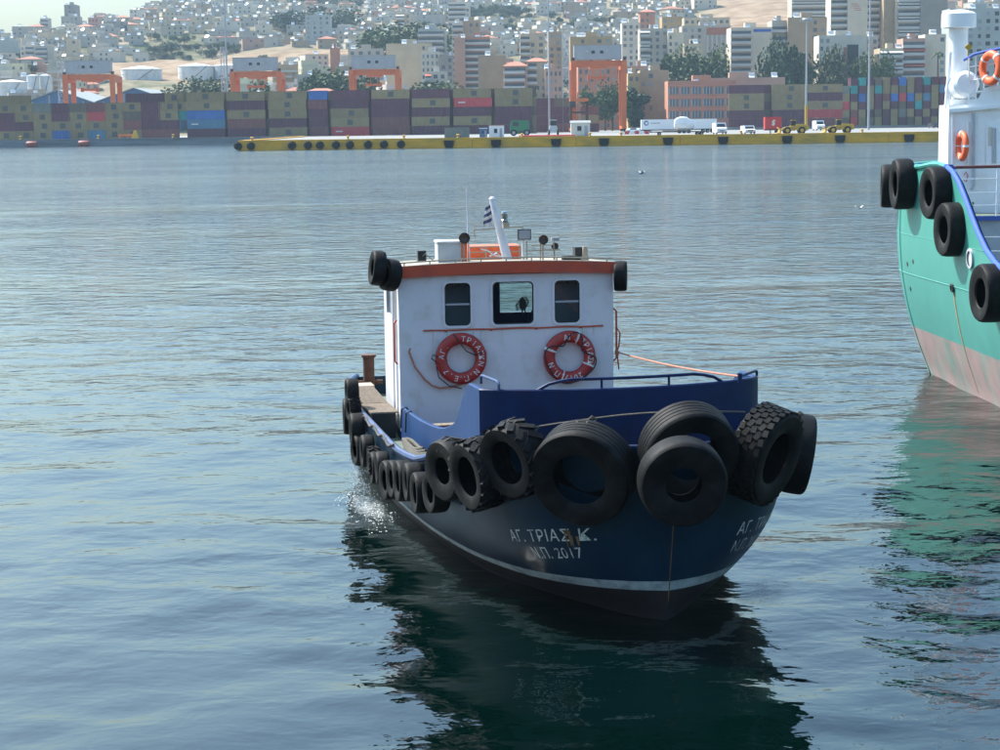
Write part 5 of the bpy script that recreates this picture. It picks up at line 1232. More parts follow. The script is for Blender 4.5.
# red hipped-roof port office
def hip_house(px0, px1, yeave, yridge, Y, dep, label, col, roof='terracotta', zb=QZ):
    a, c = at(px0, yeave, Y), at(px1, yeave, Y); zr_ = at((px0+px1)/2, yridge, Y).z; w_ = (c.x-a.x)/2; he = (a.z+c.z)/2-zb; hr = zr_-zb
    root = empty('port_office', ((a.x+c.x)/2, Y, zb)); tag(root, label, 'building')
    b = MB(); b.box(-w_, w_, 0, dep, 0, he); o = b.build('wall', M['stucco'], root); o.color = (*col, 1)
    e = 1.2; b = MB(); b.add([(-w_-e, -e, he), (w_+e, -e, he), (w_+e, dep+e, he), (-w_-e, dep+e, he), (-w_*.35, dep/2, hr), (w_*.35, dep/2, hr), (-w_-e, -e, he-.3), (w_+e, -e, he-.3), (w_+e, dep+e, he-.3), (-w_-e, dep+e, he-.3)], [(0, 1, 5, 4), (1, 2, 5), (2, 3, 4, 5), (3, 0, 4), (0, 6, 7, 1), (1, 7, 8, 2), (3, 9, 6, 0), (6, 9, 8, 7)]); b.build('roof', M[roof], root)
    for i in range(6):
        x = -w_+2*w_*(i+.5)/6; b = MB(); b.box(x-.8, x+.8, -.06, -.002, he-3.2, he-1.4); b.build('window', M['win'], root)
hip_house(301, 338, 93.5, 88, 705, 16, 'cream port office under a red hipped roof behind the container row', (.5, .45, .36))

# ---- things on the yellow quay
def wheelset(root, pts, r, w_, axis='x', hub=True):
    for x, y in pts:
        b = MB(); Mx = Matrix.Translation((x, y, r)) @ (Matrix.Rotation(math.pi/2, 4, 'X') if axis == 'y' else Matrix.Rotation(math.pi/2, 4, 'Y'))
        b.lathe([(0, -w_/2), (r*.8, -w_/2), (r, -w_*.35), (r, w_*.35), (r*.8, w_/2), (0, w_/2)], 18, Mx); wo_ = b.build('wheel', M['rubber'], root, True)
        if hub:
            b = MB(); b.lathe([(0, -w_/2-.03), (r*.5, -w_/2-.03), (r*.55, -w_/2+.02)], 14, Mx); b.lathe([(0, w_/2+.03), (r*.5, w_/2+.03), (r*.55, w_/2-.02)], 14, Mx); b.build('hub', M['loader' if hub is True else hub], wo_, True)
def loader(px, Y, label, rz=0):
    p = at(px, 130, Y); root = empty('wheel_loader', (p.x, Y, QZ), rz); tag(root, label, 'wheel loader', 'wheel loaders on the yellow quay')
    wheelset(root, [(-1.75, -1.1), (1.75, -1.1), (-1.75, 1.1), (1.75, 1.1)], .85, .6, 'y')
    b = MB(); b.prism([(.2, .9), (3.3, .9), (3.4, 1.5), (3.2, 2.2), (.4, 2.45), (.2, 2.2)], -.95, .95); b.build('engine_hood', M['loader'], root)
    b = MB(); b.prism([(-2.4, .8), (.2, .8), (.2, 1.6), (-2.2, 1.5)], -.6, .6); b.build('front_frame', M['loader'], root)
    b = MB(); b.box(-.95, .35, -.75, .75, 1.61, 2.0); b.build('cab_base', M['loader'], root)
    b = MB(); b.prism([(-.9, 2.0), (.35, 2.0), (.3, 3.2), (-.65, 3.2)], -.72, .72); cab = b.build('cab', M['glassdark'], root)
    b = MB(); b.box(-.8, .45, -.8, .8, 3.201, 3.32); b.build('cab_roof', M['loader'], root)
    for y in (-.5, .5):
        b = MB(); b.tube([(-1.0, y, 1.75), (-2.3, y, 1.55), (-3.4, y, .65)], .16, 6); b.build('lift_arm', M['loader'], root)
    b = MB(); b.prism([(-3.3, .25), (-4.5, .12), (-4.55, .2), (-3.65, .45), (-3.6, 1.2), (-4.0, 1.55), (-3.95, 1.62), (-3.35, 1.2)], -1.4, 1.4); b.build('bucket', M['loader'], root)
    b = MB(); b.tube([(2.4, .5, 2.3), (2.4, .5, 3.0)], .07, 6); b.build('exhaust', M['darkmetal'], root)
    for y in (-1.1, 1.1): b = MB(); b.box(.9, 2.7, y-.32, y+.32, 1.75, 1.82); b.build('mudguard', M['loader'], root)
loader(794, 448, 'yellow wheel loader parked beside the red box trailer'); loader(839.5, 448, 'yellow wheel loader parked past the yellow-footed light pole')
def trailer(px, Y, L_, col, name, label, cat, Hh=2.75, emblem=None):
    p = at(px, 125, Y); root = empty(name, (p.x, Y, QZ)); tag(root, label, cat)
    b = MB(); b.box(-L_/2, L_/2, -1.27, 1.27, 1.15, 1.15+Hh); b.build('box_body', M[col], root)
    b = MB(); b.box(-L_/2+.01, L_/2-.01, -1.0, 1.0, .85, 1.149); b.build('chassis', M['darkmetal'], root)
    for k in range(int(L_/1.2)): 
        x = -L_/2+(k+.5)*L_/int(L_/1.2); b = MB(); b.box(x-.04, x+.04, -1.30, -1.272, 1.2, 1.1+Hh); b.build('side_post', M[col], root)
    wheelset(root, [(L_/2-d, s*1.0) for d in ((1.2, 2.5, 3.8) if L_ > 8 else (.9,)) for s in (-1, 1)], .5, .35, 'y', 'grey')
    b = MB(); b.tube([(-L_/2+1.5, -.8, 0), (-L_/2+1.5, -.8, .86)], .08, 5); b.tube([(-L_/2+1.5, .8, 0), (-L_/2+1.5, .8, .86)], .08, 5); b.build('landing_leg', M['darkmetal'], root)
    if emblem == 'round':
        b = MB(); b.lathe([(.35, 0), (.7, 0)], 20, Matrix.Translation((-L_/2+1.4, -1.285, 2.9)) @ Matrix.Rotation(math.pi/2, 4, 'X')); b.build('emblem', M['bluewall'], root)
        b = MB(); b.box(-L_/2+2.6, -L_/2+5.2, -1.285, -1.28, 2.75, 3.05); b.build('lettering_strip', M['lampgrey'], root)
    if emblem == 'mark':
        b = MB(); b.add([(-.5, -1.31, 2.2), (.1, -1.31, 1.9), (.5, -1.31, 2.5), (.2, -1.31, 2.9), (-.2, -1.31, 2.5), (.6, -1.31, 3.3), (.1, -1.31, 3.5), (-.35, -1.31, 3.0)], [(0, 1, 2, 3, 4), (4, 3, 5, 6, 7)]); b.build('emblem', M['awning'], root)
    return root
trailer(667, 520, 14.5, 'carwhite', 'semi_trailer', 'long white box semi-trailer with a round blue emblem', 'trailer', emblem='round')
trailer(697, 532, 11, 'carwhite', 'semi_trailer', 'plain white semi-trailer parked behind the wrapped boat', 'trailer')
trailer(772.5, 462, 4.1, 'redbox', 'box_trailer', 'small bright red box trailer with a pale emblem', 'trailer', 3.0, 'mark')
# wrapped boat on a flat trailer
p = at(684, 128, 452); root = empty('wrapped_boat', (p.x, 452, QZ+1.15)); tag(root, 'motor boat wrapped in white film on a flat trailer', 'boat')
b = MB(); vsx = []; secs = [(-2.35, .9, .6, 2.5), (-1.9, 1.2, .25, 3.0), (-.8, 1.35, .08, 3.35), (.6, 1.3, .05, 3.25), (1.6, 1.05, .15, 2.6), (2.3, .5, .5, 1.9), (2.5, .1, .9, 1.6)]
for x, w_, z0, z1 in secs: vsx += [(x, 0, z0), (x, -w_*.8, z0+.5), (x, -w_, (z0+z1)*.5), (x, -w_*.55, z1-.15), (x, 0, z1), (x, w_*.55, z1-.15), (x, w_, (z0+z1)*.5), (x, w_*.8, z0+.5)]
b.add(vsx, [(i*8+j, (i+1)*8+j, (i+1)*8+(j+1) % 8, i*8+(j+1) % 8) for i in range(6) for j in range(8)]+[tuple(range(8)), tuple(range(55, 47, -1))]); b.build('wrapping', M['tarp'], root, True)
b = MB(); b.tube([(-2.2, -1.12, 1.5), (0, -1.38, 1.6), (2, -.85, 1.5)], .03, 5); b.build('strap', M['grey'], root)
root = empty('flat_trailer', (p.x-2, 452, QZ)); tag(root, 'long low dark flatbed trailer carrying the wrapped boat', 'trailer')
b = MB(); b.box(-6.5, 7.5, -1.2, 1.2, .75, 1.0); b.build('flatbed', M['darkmetal'], root)
b = MB(); b.box(-3.2, 2.2, -.9, .9, 1.0, 1.16); b.build('bunk', M['wood'], root); wheelset(root, [(x, s*1.0) for x in (5.2, 6.2, -4.0) for s in (-1, 1)], .42, .3, 'y', 'grey')
# front-on van, car, truck cab
def van(px, Y, w_, h, label, name, m, cat):
    p = at(px, 128, Y); root = empty(name, (p.x, Y, QZ), math.radians(8)); tag(root, label, cat); q = w_/2
    b = MB(); b.prism([(0, .45), (4.6, .45), (4.7, h*.95), (1.3, h), (.75, h*.62), (0, h*.52)], -q, q, 'x'); b.build('body', M[m], root)
    b = MB(); b.add([(-q*.85, .70, h*.63), (q*.85, .70, h*.63), (q*.75, 1.24, h*.95), (-q*.75, 1.24, h*.95)], [(0, 1, 2, 3)]); b.build('windscreen', M['glassdark'], root)
    b = MB(); b.box(-q*.5, q*.5, -.03, -.002, .75, 1.0); b.build('grille', M['darkmetal'], root)
    for s in (-1, 1): b = MB(); b.cbox((s*q*.75, -.015, 1.0), (.35, .03, .2)); b.build('headlight', M['chrome'], root)
    b = MB(); b.box(-q, q, -.12, -.001, .4, .6); b.build('bumper', M['darkmetal'], root)
    wheelset(root, [(s*(q-.12), y) for s in (-1, 1) for y in (.8, 3.7)], .36, .26, 'x', 'grey')
    for s in (-1, 1): b = MB(); b.cbox((s*(q+.15), .8, h*.62), (.2, .12, .3)); b.build('mirror', M['darkmetal'], root)
van(722, 470, 2.6, 2.9, 'white van facing the water between the trailers and red box', 'white_van', 'carwhite', 'van')
van(750.5, 462, 2.6, 2.1, 'low white car facing the water next to the red box trailer', 'parked_car', 'carwhite', 'car')
van(821, 560, 2.5, 3.0, 'white truck cab standing behind the wheel loaders', 'truck_cab', 'carwhite', 'truck')
van(936, 600, 2.0, 1.6, 'dark car parked before the multicoloured container wall', 'parked_car', 'darkmetal', 'car')
# small huts and machines
def hut(px0, px1, ytop, Y, dep, label, name, m, roofm, gab=False):
    a, c = at(px0, ytop, Y), at(px1, ytop, Y); w_ = (c.x-a.x)/2; h = (a.z+c.z)/2-QZ; root = empty(name, ((a.x+c.x)/2, Y, QZ)); tag(root, label, 'hut')
    hw = h-(.55 if gab else .15); b = MB(); b.box(-w_, w_, 0, dep, .1, hw); b.build('wall', M[m], root)
    b = MB()
    if gab: b.prism([(-.25, hw), (dep+.25, hw), (dep/2, h)], -w_-.2, w_+.2, 'x')
    else: b.box(-w_-.12, w_+.12, -.12, dep+.12, hw+.001, h)
    b.build('roof', M[roofm], root)
    b = MB(); b.box(-w_*.35, w_*.1, -.05, -.002, hw*.4, hw*.75); b.build('window', M['glassdark'], root)
    b = MB(); b.box(-w_*.40, w_*.15, -.06, -.003, hw*.36, hw*.395); b.build('sill', M['stone'], root)
    b = MB(); b.box(w_*.4, w_*.75, -.04, -.002, .12, hw*.78); b.build('door', M['grey'], root)
    b = MB(); b.box(-w_+.1, w_-.1, .1, dep-.1, 0, .099); b.build('base', M['darkmetal'], root)
hut(571, 590, 120.5, 470, 3.2, 'cream site cabin with a gabled roof beside the orange crane', 'site_cabin', 'awning', 'metalroof', True)
hut(489, 504, 125, 452, 2.6, 'white hut with red roof edge and one window on the yellow quay', 'gate_hut', 'carwhite', 'terracotta')
hut(479.5, 487, 128, 450, 1.3, 'narrow dark blue portable toilet next to the white hut', 'portable_toilet', 'bluewall', 'carwhite')
p = at(457, 133, 456); container(21, p.x, 456, QZ, 0, 'E', 'weathered grey container standing alone on the yellow quay', None)
def tractor(px, Y, label, m, cabm):
    p = at(px, 130, Y); root = empty('terminal_tractor', (p.x, Y, QZ)); tag(root, label, 'tractor')
    b = MB(); b.prism([(-1.1, .7), (1.1, .7), (1.1, 2.0), (.9, 2.6), (-.9, 2.6), (-1.1, 2.0)], 0, 3.2); b.build('body', M[m], root)
    b = MB(); b.box(-.8, .8, .4, 1.8, 2.6, 4.0); b.build('cab', M['glassdark'], root); b = MB(); b.box(-.95, .95, .2, 2.0, 4.0, 4.2); b.build('cab_roof', M[cabm], root)
    wheelset(root, [(s*1.25, y) for s in (-1, 1) for y in (.5, 2.8)], .75, .5, 'x', 'grey')
    for s in (-1, 1): b = MB(); b.cbox((s*.7, -.03, 1.5), (.3, .06, .25)); b.build('headlight', M['chrome'], root)
tractor(553.5, 520, 'pale tractor seen from the front behind the red pipe', 'shipgrey', 'awning')
p = at(520, 128, 500); root = empty('harvester', (p.x, 500, QZ)); tag(root, 'bulky dark green machine with big wheels behind the white hut', 'machine')
b = MB(); b.prism([(-2.6, 1.4), (2.2, 1.2), (2.6, 2.4), (2.4, 4.1), (-2.2, 4.2), (-2.7, 3.0)], 0, 2.6); b.build('body', M['green'], root)
b = MB(); b.box(-1.9, -.4, -.05, -.002, 2.6, 3.7); b.build('panel', M['darkmetal'], root); b = MB(); b.prism([(-1.6, .5), (.4, .5), (-.4, 1.4), (-1.2, 1.4)], .3, 2.2); b.build('hopper', M['green'], root); wheelset(root, [(x, y) for x in (-1.7, 1.8) for y in (.1, 2.5)], .85, .5, 'y', 'grey')
b = MB(); a, c = at(519, 136, 446), at(575, 135.5, 446); b.tube([(a.x, 446, QZ+.3), ((a.x+c.x)/2, 446.2, QZ+.32), (c.x, 446, QZ+.3)], .28, 10); b.tube([(a.x+1, 446.6, QZ+.28), (c.x-4, 446.6, QZ+.28)], .25, 8); tag(b.build('pipeline', M['redbox'], None, True), 'long red pipe lying on the yellow quay behind the edge', 'pipe')
b = MB(); a, c = at(118, 135.5, 585), at(136, 135.5, 585); b.box(a.x, c.x, 585, 585.8, QZ+.9, QZ+1.5)
for x in (a.x+.4, c.x-.4, (a.x+c.x)/2): b.box(x-.15, x+.15, 585.1, 585.7, QZ, QZ+.9)
tag(b.build('barrier', M['craneorange']), 'orange barrier on the grey quay before the low container stacks', 'barrier')
b = MB(); p = at(134.5, 135, 584); b.prism([(p.x-1.2, QZ), (p.x+1.2, QZ), (p.x+.5, QZ+2.4), (p.x-.2, QZ+2.6)], 584, 585.5); tag(b.build('machine_bucket', M['loader']), 'yellow machine bucket standing on the grey quay', 'bucket')
for i, px in enumerate((634, 637.5, 641, 646)):
    pp = at(px, 126, 575); van_root = empty('parked_car', (pp.x, 575+i*.6, QZ), 1.2); tag(van_root, 'tiny parked car in the row beside the crane leg and white trailer', 'car', 'cars parked by the crane leg')
    b = MB(); b.prism([(-.85, .35), (.85, .35), (.85, .9), (.6, 1.4), (-.6, 1.4), (-.85, .9)], -2, 2); b.build('body', M[['carwhite', 'lampgrey', 'redbox', 'carwhite'][i]], van_root)
    b = MB(); b.prism([(-.86, .92), (.86, .92), (.62, 1.36), (-.62, 1.36)], -1.0, 1.0); b.build('windows', M['glassdark'], van_root)
    wheelset(van_root, [(s*.8, y) for s in (-1, 1) for y in (-1.3, 1.3)], .32, .2, 'x', 'grey')
for i, px in enumerate(range(622, 648, 5)):
    pp = at(px, 129, 505); b = MB(); b.prism([(pp.x-.65, QZ), (pp.x+.65, QZ), (pp.x+.5, QZ+.9), (pp.x-.5, QZ+.9)], 505, 505.5); tag(b.build('road_barrier', M['redbox' if i % 2 else 'carwhite']), ('red' if i % 2 else 'white')+' plastic road barrier below the orange crane leg', 'barrier', 'road barriers by the crane')
# ================================================================== the town on the hill
WALLC = [('white', (.62, .62, .60)), ('cream', (.56, .50, .40)), ('pale grey', (.46, .46, .46)), ('tan', (.44, .35, .26)), ('pink', (.50, .33, .28)), ('ochre', (.48, .36, .20)), ('grey', (.32, .32, .33)), ('off-white', (.66, .63, .57)), ('pale blue', (.38, .46, .52)), ('salmon', (.50, .25, .18))]
WALLC = [(n_, (c_[0]*.86, c_[1]*.77, c_[2]*.64)) for n_, c_ in WALLC]
WC = dict(WALLC)
def bwin(b, x0, x1, z0, floors, fh, n, y, ww=1.1, wh=1.3, side='f', w2=0):
    for f in range(floors):
        for k in range(n):
            if random.random() < .3: continue
            x = x0+(x1-x0)*(k+.5)/n; z = z0+f*fh+1.0
            if side == 'f': b.box(x-ww/2, x+ww/2, y-.05, y-.003, z, z+wh); b.box(x-ww/2-.1, x+ww/2+.1, y-.14, y-.002, z-.12, z-.003)
            else: b.box(y-.05 if w2 < 0 else y+.003, y-.003 if w2 < 0 else y+.05, x-ww/2, x+ww/2, z, z+wh)
def heater(b, x, y, z, s=1.0):
    b.add([(x-.9*s, y-.1, z+.3), (x+.9*s, y-.1, z+.3), (x+.9*s, y+1.3*s, z+1.5*s), (x-.9*s, y+1.3*s, z+1.5*s)], [(0, 1, 2, 3)])
    b.tube([(x-.9*s, y+1.35*s, z+1.7*s), (x+.9*s, y+1.35*s, z+1.7*s)], .3*s, 7)
    for d in (-.8, .8): b.tube([(x+d*s, y+1.3*s, z), (x+d*s, y+1.3*s, z+1.5*s)], .05, 4)
def proto(w_, d, floors, style, seed):
    """meshes of one house type, base at z=0 (with a deep foundation for the slope)"""
    r = random.Random(seed); fh = 3.0; h = floors*fh+.3; out = []
    b = MB(); b.box(-w_/2, w_/2, 0, d, -6, h)
    if style == 'flat':
        for (x0, x1, y0, y1) in ((-w_/2, w_/2, 0, .2), (-w_/2, w_/2, d-.2, d), (-w_/2, -w_/2+.2, .2, d-.2), (w_/2-.2, w_/2, .2, d-.2)): b.box(x0, x1, y0, y1, h+.001, h+.8)
        if r.random() < .7: px = r.uniform(-w_*.3, w_*.2); b.box(px-1.5, px+1.5, d*.45, d*.8, h+.001, h+2.5)
    if style == 'step': b.box(-w_/2, w_*.1, 2, d, h+.001, h+fh)
    out.append(('wall', b.mesh('wall'), 'stucco'))
    b = MB(); n = max(2, int(w_/3.6)); bwin(b, -w_/2, w_/2, 0, floors, fh, n, 0, r.choice([1.1, 1.4, 1.8]), r.choice([1.3, 1.5, 2.0]))
    bwin(b, .5, d-.5, 0, floors, fh, max(2, int(d/3.5)), -w_/2, side='s', w2=-1); bwin(b, .5, d-.5, 0, floors, fh, max(2, int(d/3.5)), w_/2, side='s', w2=1)
    out.append(('windows', b.mesh('windows'), 'win' if r.random() < .5 else 'shutter'))
    if style == 'hip':
        e = .6; hr = h+w_*.17; b = MB(); b.add([(-w_/2-e, -e, h), (w_/2+e, -e, h), (w_/2+e, d+e, h), (-w_/2-e, d+e, h), (-w_*.15, d/2, hr), (w_*.15, d/2, hr)], [(0, 1, 5, 4), (1, 2, 5), (2, 3, 4, 5), (3, 0, 4), (0, 3, 2, 1)]); out.append(('roof', b.mesh('roof'), 'terracotta'))
    else:
        b = MB(); b.box(-w_/2+.21, w_/2-.21, .21, d-.21, h+.002, h+.08); out.append(('roof', b.mesh('roof'), 'roofconc'))
    if floors >= 2 and style != 'hip' or r.random() < .3:
        b = MB()
        for f in range(1, floors):
            x0 = r.choice([-w_/2, -w_/2+w_*.25]); x1 = x0+w_*r.choice([.5, .75]); b.box(x0, x1, -1.3, -.002, f*fh-.05, f*fh+.12); b.box(x0, x1, -1.3, -1.22, f*fh+.12, f*fh+1.0)
        if b.v: out.append(('balconies', b.mesh('balconies'), 'stone'))
    if style != 'hip':
        b = MB()
        for k in range(r.choice([1, 1, 2])): heater(b, r.uniform(-w_*.35, w_*.35), r.uniform(1, d*.5), h+.1, r.uniform(.9, 1.3))
        out.append(('water_heater', b.mesh('water_heater'), 'heater'))
    for _, me, m in out: me.materials.append(M[m])
    return out, style, floors
PROT = []
for i, (w_, d, f, st) in enumerate([(10, 9, 1, 'flat'), (13, 10, 1, 'step'), (12, 10, 2, 'hip'), (11, 9, 1, 'step'), (15, 11, 2, 'flat'), (12, 10, 2, 'step'), (18, 12, 2, 'flat'), (11, 9, 1, 'hip'), (13, 12, 3, 'flat'), (14, 9, 1, 'flat'), (17, 11, 2, 'step'), (14, 11, 2, 'hip'), (16, 13, 3, 'step'), (9, 8, 2, 'flat')]):
    PROT.append(proto(w_, d, f, st, i*13+1)+(w_, d))
LAND = []          # (x, y, radius) kept clear of scattered houses
def town_building(x, Y, zb, meshes, col, name, label, rz=0, group=None):
    root = empty(name, (x, Y, zb), rz); tag(root, label, 'building', group)
    for nm, me, *_ in meshes:
        o = link(nm, me, root)
        if nm == 'wall': o.color = (*col, 1)
        if nm in ('windows', 'balconies', 'water_heater'): kind(o, 'stuff')
    return root
def block(px0, px1, ytop, Y, dep, colname, label, balc=None, cols=3, fh=3.0, win=True, awn=None, rz=0, top='flat', blank=None, winm='win', extra=None):
    """a landmark building from its outline; balc = (u0, u1) part of the front that carries balconies; blank = (u0, u1) windowless part"""
    a, c = at(px0, ytop, Y), at(px1, ytop, Y); w_ = c.x-a.x; xc = (a.x+c.x)/2; zt = (a.z+c.z)/2; zb = terr(xc, Y)-1.5; h = zt-zb; floors = max(1, int((h-1.5)/fh))
    root = empty('apartment_block' if floors > 3 else 'town_house', (xc, Y, zb), math.radians(rz)); tag(root, label, 'building'); j = 1.0
    b = MB(); b.box(-w_/2, w_/2, 0, dep, -6, h)
    if top == 'flat':
        for (x0, x1, y0, y1) in ((-w_/2, w_/2, 0, .25), (-w_/2, w_/2, dep-.25, dep), (-w_/2, -w_/2+.25, .25, dep-.25), (w_/2-.25, w_/2, .25, dep-.25)): b.box(x0, x1, y0, y1, h+.001, h+.7)
    o = b.build('wall', M['stucco'], root); o.color = (*WC.get(colname, (.5, .5, .5)), 1)
    if top == 'hip':
        e = .7; hr = h+min(w_, dep)*.2; b = MB(); b.add([(-w_/2-e, -e, h), (w_/2+e, -e, h), (w_/2+e, dep+e, h), (-w_/2-e, dep+e, h), (-w_*.2, dep/2, hr), (w_*.2, dep/2, hr)], [(0, 1, 5, 4), (1, 2, 5), (2, 3, 4, 5), (3, 0, 4), (0, 3, 2, 1)]); b.build('roof', M['terracotta'], root)
    else:
        b = MB(); b.box(-w_/2+.3, w_/2-.3, .3, dep-.3, h+.002, h+.1); b.build('roof', M['roofconc'], root)
        b = MB()
        for k in range(max(1, int(w_/9))): heater(b, random.uniform(-w_*.4, w_*.4), random.uniform(1, 4), h+.1, random.uniform(1, 1.4))
        kind(b.build('water_heater', M['heater'], root), 'stuff')
        b = MB(); b.box(-w_*.12, w_*.15, dep*.3, dep*.6, h+.101, h+2.8); o = b.build('stair_head', M['stucco'], root); o.color = (*WC.get(colname, (.5, .5, .5)), 1)
    if win:
        for f in range(floors):
            zf = h-(f+1)*fh
            for k in range(cols):
                u = (k+.5)/cols
                if blank and blank[0] <= u <= blank[1]: continue
                if random.random() < .18: continue
                x = -w_/2+w_*u; ww = min(w_/cols*.55, 1.9)*random.uniform(.6, 1.05); b = MB(); b.box(x-ww/2, x+ww/2, -.06, -.003, zf+.75, zf+2.35); wn = b.build('window', M[winm if random.random() < .6 else 'shutter'], root)
    if balc:
        for f in range(floors):
            zf = h-(f+1)*fh; x0, x1 = -w_/2+w_*balc[0], -w_/2+w_*balc[1]
            b = MB(); b.box(x0-.3, x1, -1.6, -.004, zf-.1, zf+.12); b.box(x0-.3, x1, -1.6, -1.5, zf+.12, zf+1.05); b.box(x0-.3, x0-.2, -1.5, -.004, zf+.12, zf+1.05); b.build('balcony', M['stone'], root)
            b = MB(); b.box(x0+.2, x1-.2, -.065, -.004, zf+.13, zf+2.3); b.build('balcony_door', M['win'], root)
            if awn and f % 2 == awn[0] % 2:
                b = MB(); b.add([(x0, -.05, zf+2.7), (x1, -.05, zf+2.7), (x1, -1.9, zf+1.9), (x0, -1.9, zf+1.9), (x1, -1.9, zf+1.6), (x0, -1.9, zf+1.6)], [(0, 1, 2, 3), (3, 2, 4, 5)]); b.build('awning', M[awn[1]], root)
    if extra: extra(root, w_, h)
    LAND.append((xc, Y+dep/2, max(w_, dep)*.62)); return root
# right side
def blueband(root, w_, h):
    b = MB(); b.box(w_*.05, w_*.48, -.08, -.004, h-1.2, h-.1); b.build('blue_panel', M['shipblue'], root)
block(731, 772, 29, 770, 15, 'off-white', 'white apartment block with a stair of balconies and a blue band at its top', (0, .5), 4, blank=(.5, 1), extra=blueband, win=False)
block(772, 788, 22, 778, 14, 'pale grey', 'narrow block with three deep blue-shaded balconies beside the tan wall', (0, 1), 2, fh=4.2)
block(788, 827, 19, 775, 14, 'tan', 'tall blank tan apartment wall with few small windows', None, 5, blank=(0, .6))
block(792, 830, -6, 880, 14, 'pale grey', 'grey stepped apartment block with long balconies above the tan wall', (0, .9), 4, awn=(1, 'awning'))
block(831, 848, -8, 830, 13, 'off-white', 'pale apartment block with stacked balconies left of the blank white gable', (0, .95), 3)
def scribble(root, w_, h):
    for k in range(4):
        b = MB(); z = h-7-k*.9; b.box(-w_*.32+k*.5, w_*.0+k*.6, -.05, -.004, z, z+.22); b.build('red_marking', M['redbox'], root)
block(848, 868, -12, 828, 14, 'off-white', 'blank white gable wall with a red painted scribble', None, 1, win=False, extra=scribble)
block(862, 884, -10, 850, 13, 'white', 'white apartment block with balconies behind the tall plain floodlight pole', (0, .8), 3)
block(884, 896, -6, 842, 13, 'tan', 'slim tan apartment slab between two balconied white blocks', None, 2, blank=(0, 1))
block(896, 921, -12, 840, 13, 'off-white', 'balconied white block with cream awnings over its balconies', (.1, .95), 3, awn=(0, 'awning'))
block(921, 948, -14, 838, 14, 'grey', 'big plain grey apartment wall beside the ship\'s ventilator', None, 3, blank=(0, 1))
def glassstrip(root, w_, h):
    b = MB(); b.box(w_*.10, w_*.34, -.1, -.004, 1, h-3); b.build('glass_strip', M['glassdark'], root); b = MB(); b.box(w_*.02, w_*.09, -.09, -.004, 1, h-4); b.build('brick_strip', M['terracotta'], root)
block(819, 866, 37, 745, 12, 'white', 'broad white building with a tall dark glass strip', None, 8, blank=(.3, 1), extra=glassstrip)
block(866, 878, 38, 760, 12, 'pale grey', 'small grey house tucked behind the tall plain floodlight pole', None, 2)
block(880, 903, 50, 742, 12, 'cream', 'cream house with green and cream awnings over the container wall', (0, 1), 3, awn=(0, 'awning'))
block(903, 925, 40, 744, 12, 'pink', 'pink house with dark top windows and a red awning', (0, 1), 4, awn=(1, 'awnred'))
block(925, 946, 36, 748, 12, 'off-white', 'plain pale house beside the palm behind the container wall', None, 3, blank=(0, .7))
block(950, 1010, 10, 765, 14, 'pale blue', 'glassy blue-grey office block behind the white ventilator', (0, .0001), 7, winm='glassdark')
# the salmon building with its rows of blue-grey windows
def framed(root, w_, h):
    for f in range(3):
        for k in range(6):
            x = -w_/2+w_*(k+.5)/6; z = h-4.2-f*4.4; b = MB(); b.box(x-w_*.068, x+w_*.068, -.08, -.004, z, z+2.6); wn = b.build('window_band', M['win'], root)
            for q in range(3): b = MB(); b.box(x-w_*.068+w_*.045*q, x-w_*.068+w_*.045*q+.25, -.12, -.081, z, z+2.6); b.build('mullion', M['lampgrey'], root)
    for f in range(4): b = MB(); b.box(-w_/2, w_/2, -.25, -.121, h-1.2-f*4.4, h-.7-f*4.4); b.build('ledge', M['salmon'], root)
sal = block(668, 736, 82.5, 690, 14, 'salmon', 'long salmon building with three rows of blue-grey windows', None, 3, win=False, extra=framed)
block(697, 785, 79.5, 716, 12, 'pink', 'low pink building stretching behind the salmon one and the containers', None, 10, blank=(.3, 1))
block(628, 640, 75, 705, 12, 'ochre', 'ochre block between the crane leg and its tan neighbour', None, 2); block(640, 669, 72, 712, 14, 'tan', 'tan building with small paired windows left of the salmon one', None, 4, blank=(.6, 1))
block(624, 660, 67.5, 740, 12, 'pink', 'pink flat-roofed house above the tan buildings by the crane', None, 4)
block(640, 668, 30, 850, 14, 'pale grey', 'grey apartment block with awnings up the slope from the salmon building', (0, .35), 4, awn=(0, 'awning')); block(668, 684, 34, 846, 14, 'off-white', 'pale block with rows of small square windows beside the awning block', None, 3)
block(684, 702, 45, 838, 12, 'cream', 'low cream wing with four windows below the red-banded school', None, 4)
def redband(root, w_, h):
    b = MB(); b.box(w_*.0, w_*.5, -.08, -.004, h-3.6, h-.3); b.build('red_band', M['terracotta'], root)
    for k in range(6): b = MB(); x = w_*.02+w_*.47*k/5; b.box(x-.35, x+.35, -.5, -.09, 2, h-3.6); b.build('column', M['stone'], root)
block(682, 731, 27, 872, 14, 'pale grey', 'grey school-like block with a red band and white columns', None, 7, blank=(.5, 1), extra=redband)
block(662, 682, 18, 930, 13, 'ochre', 'olive-ochre house with reddish window panels above the grey block', None, 3); block(684, 730, 19, 985, 13, 'cream', 'long cream row house roofed with white water heaters', None, 8)
block(640, 655, 12, 1010, 12, 'salmon', 'small salmon house high on the slope above the crane', None, 3, top='hip'); block(622, 640, 24, 930, 12, 'white', 'white house with blue trim above the crane\'s grey box', None, 3)
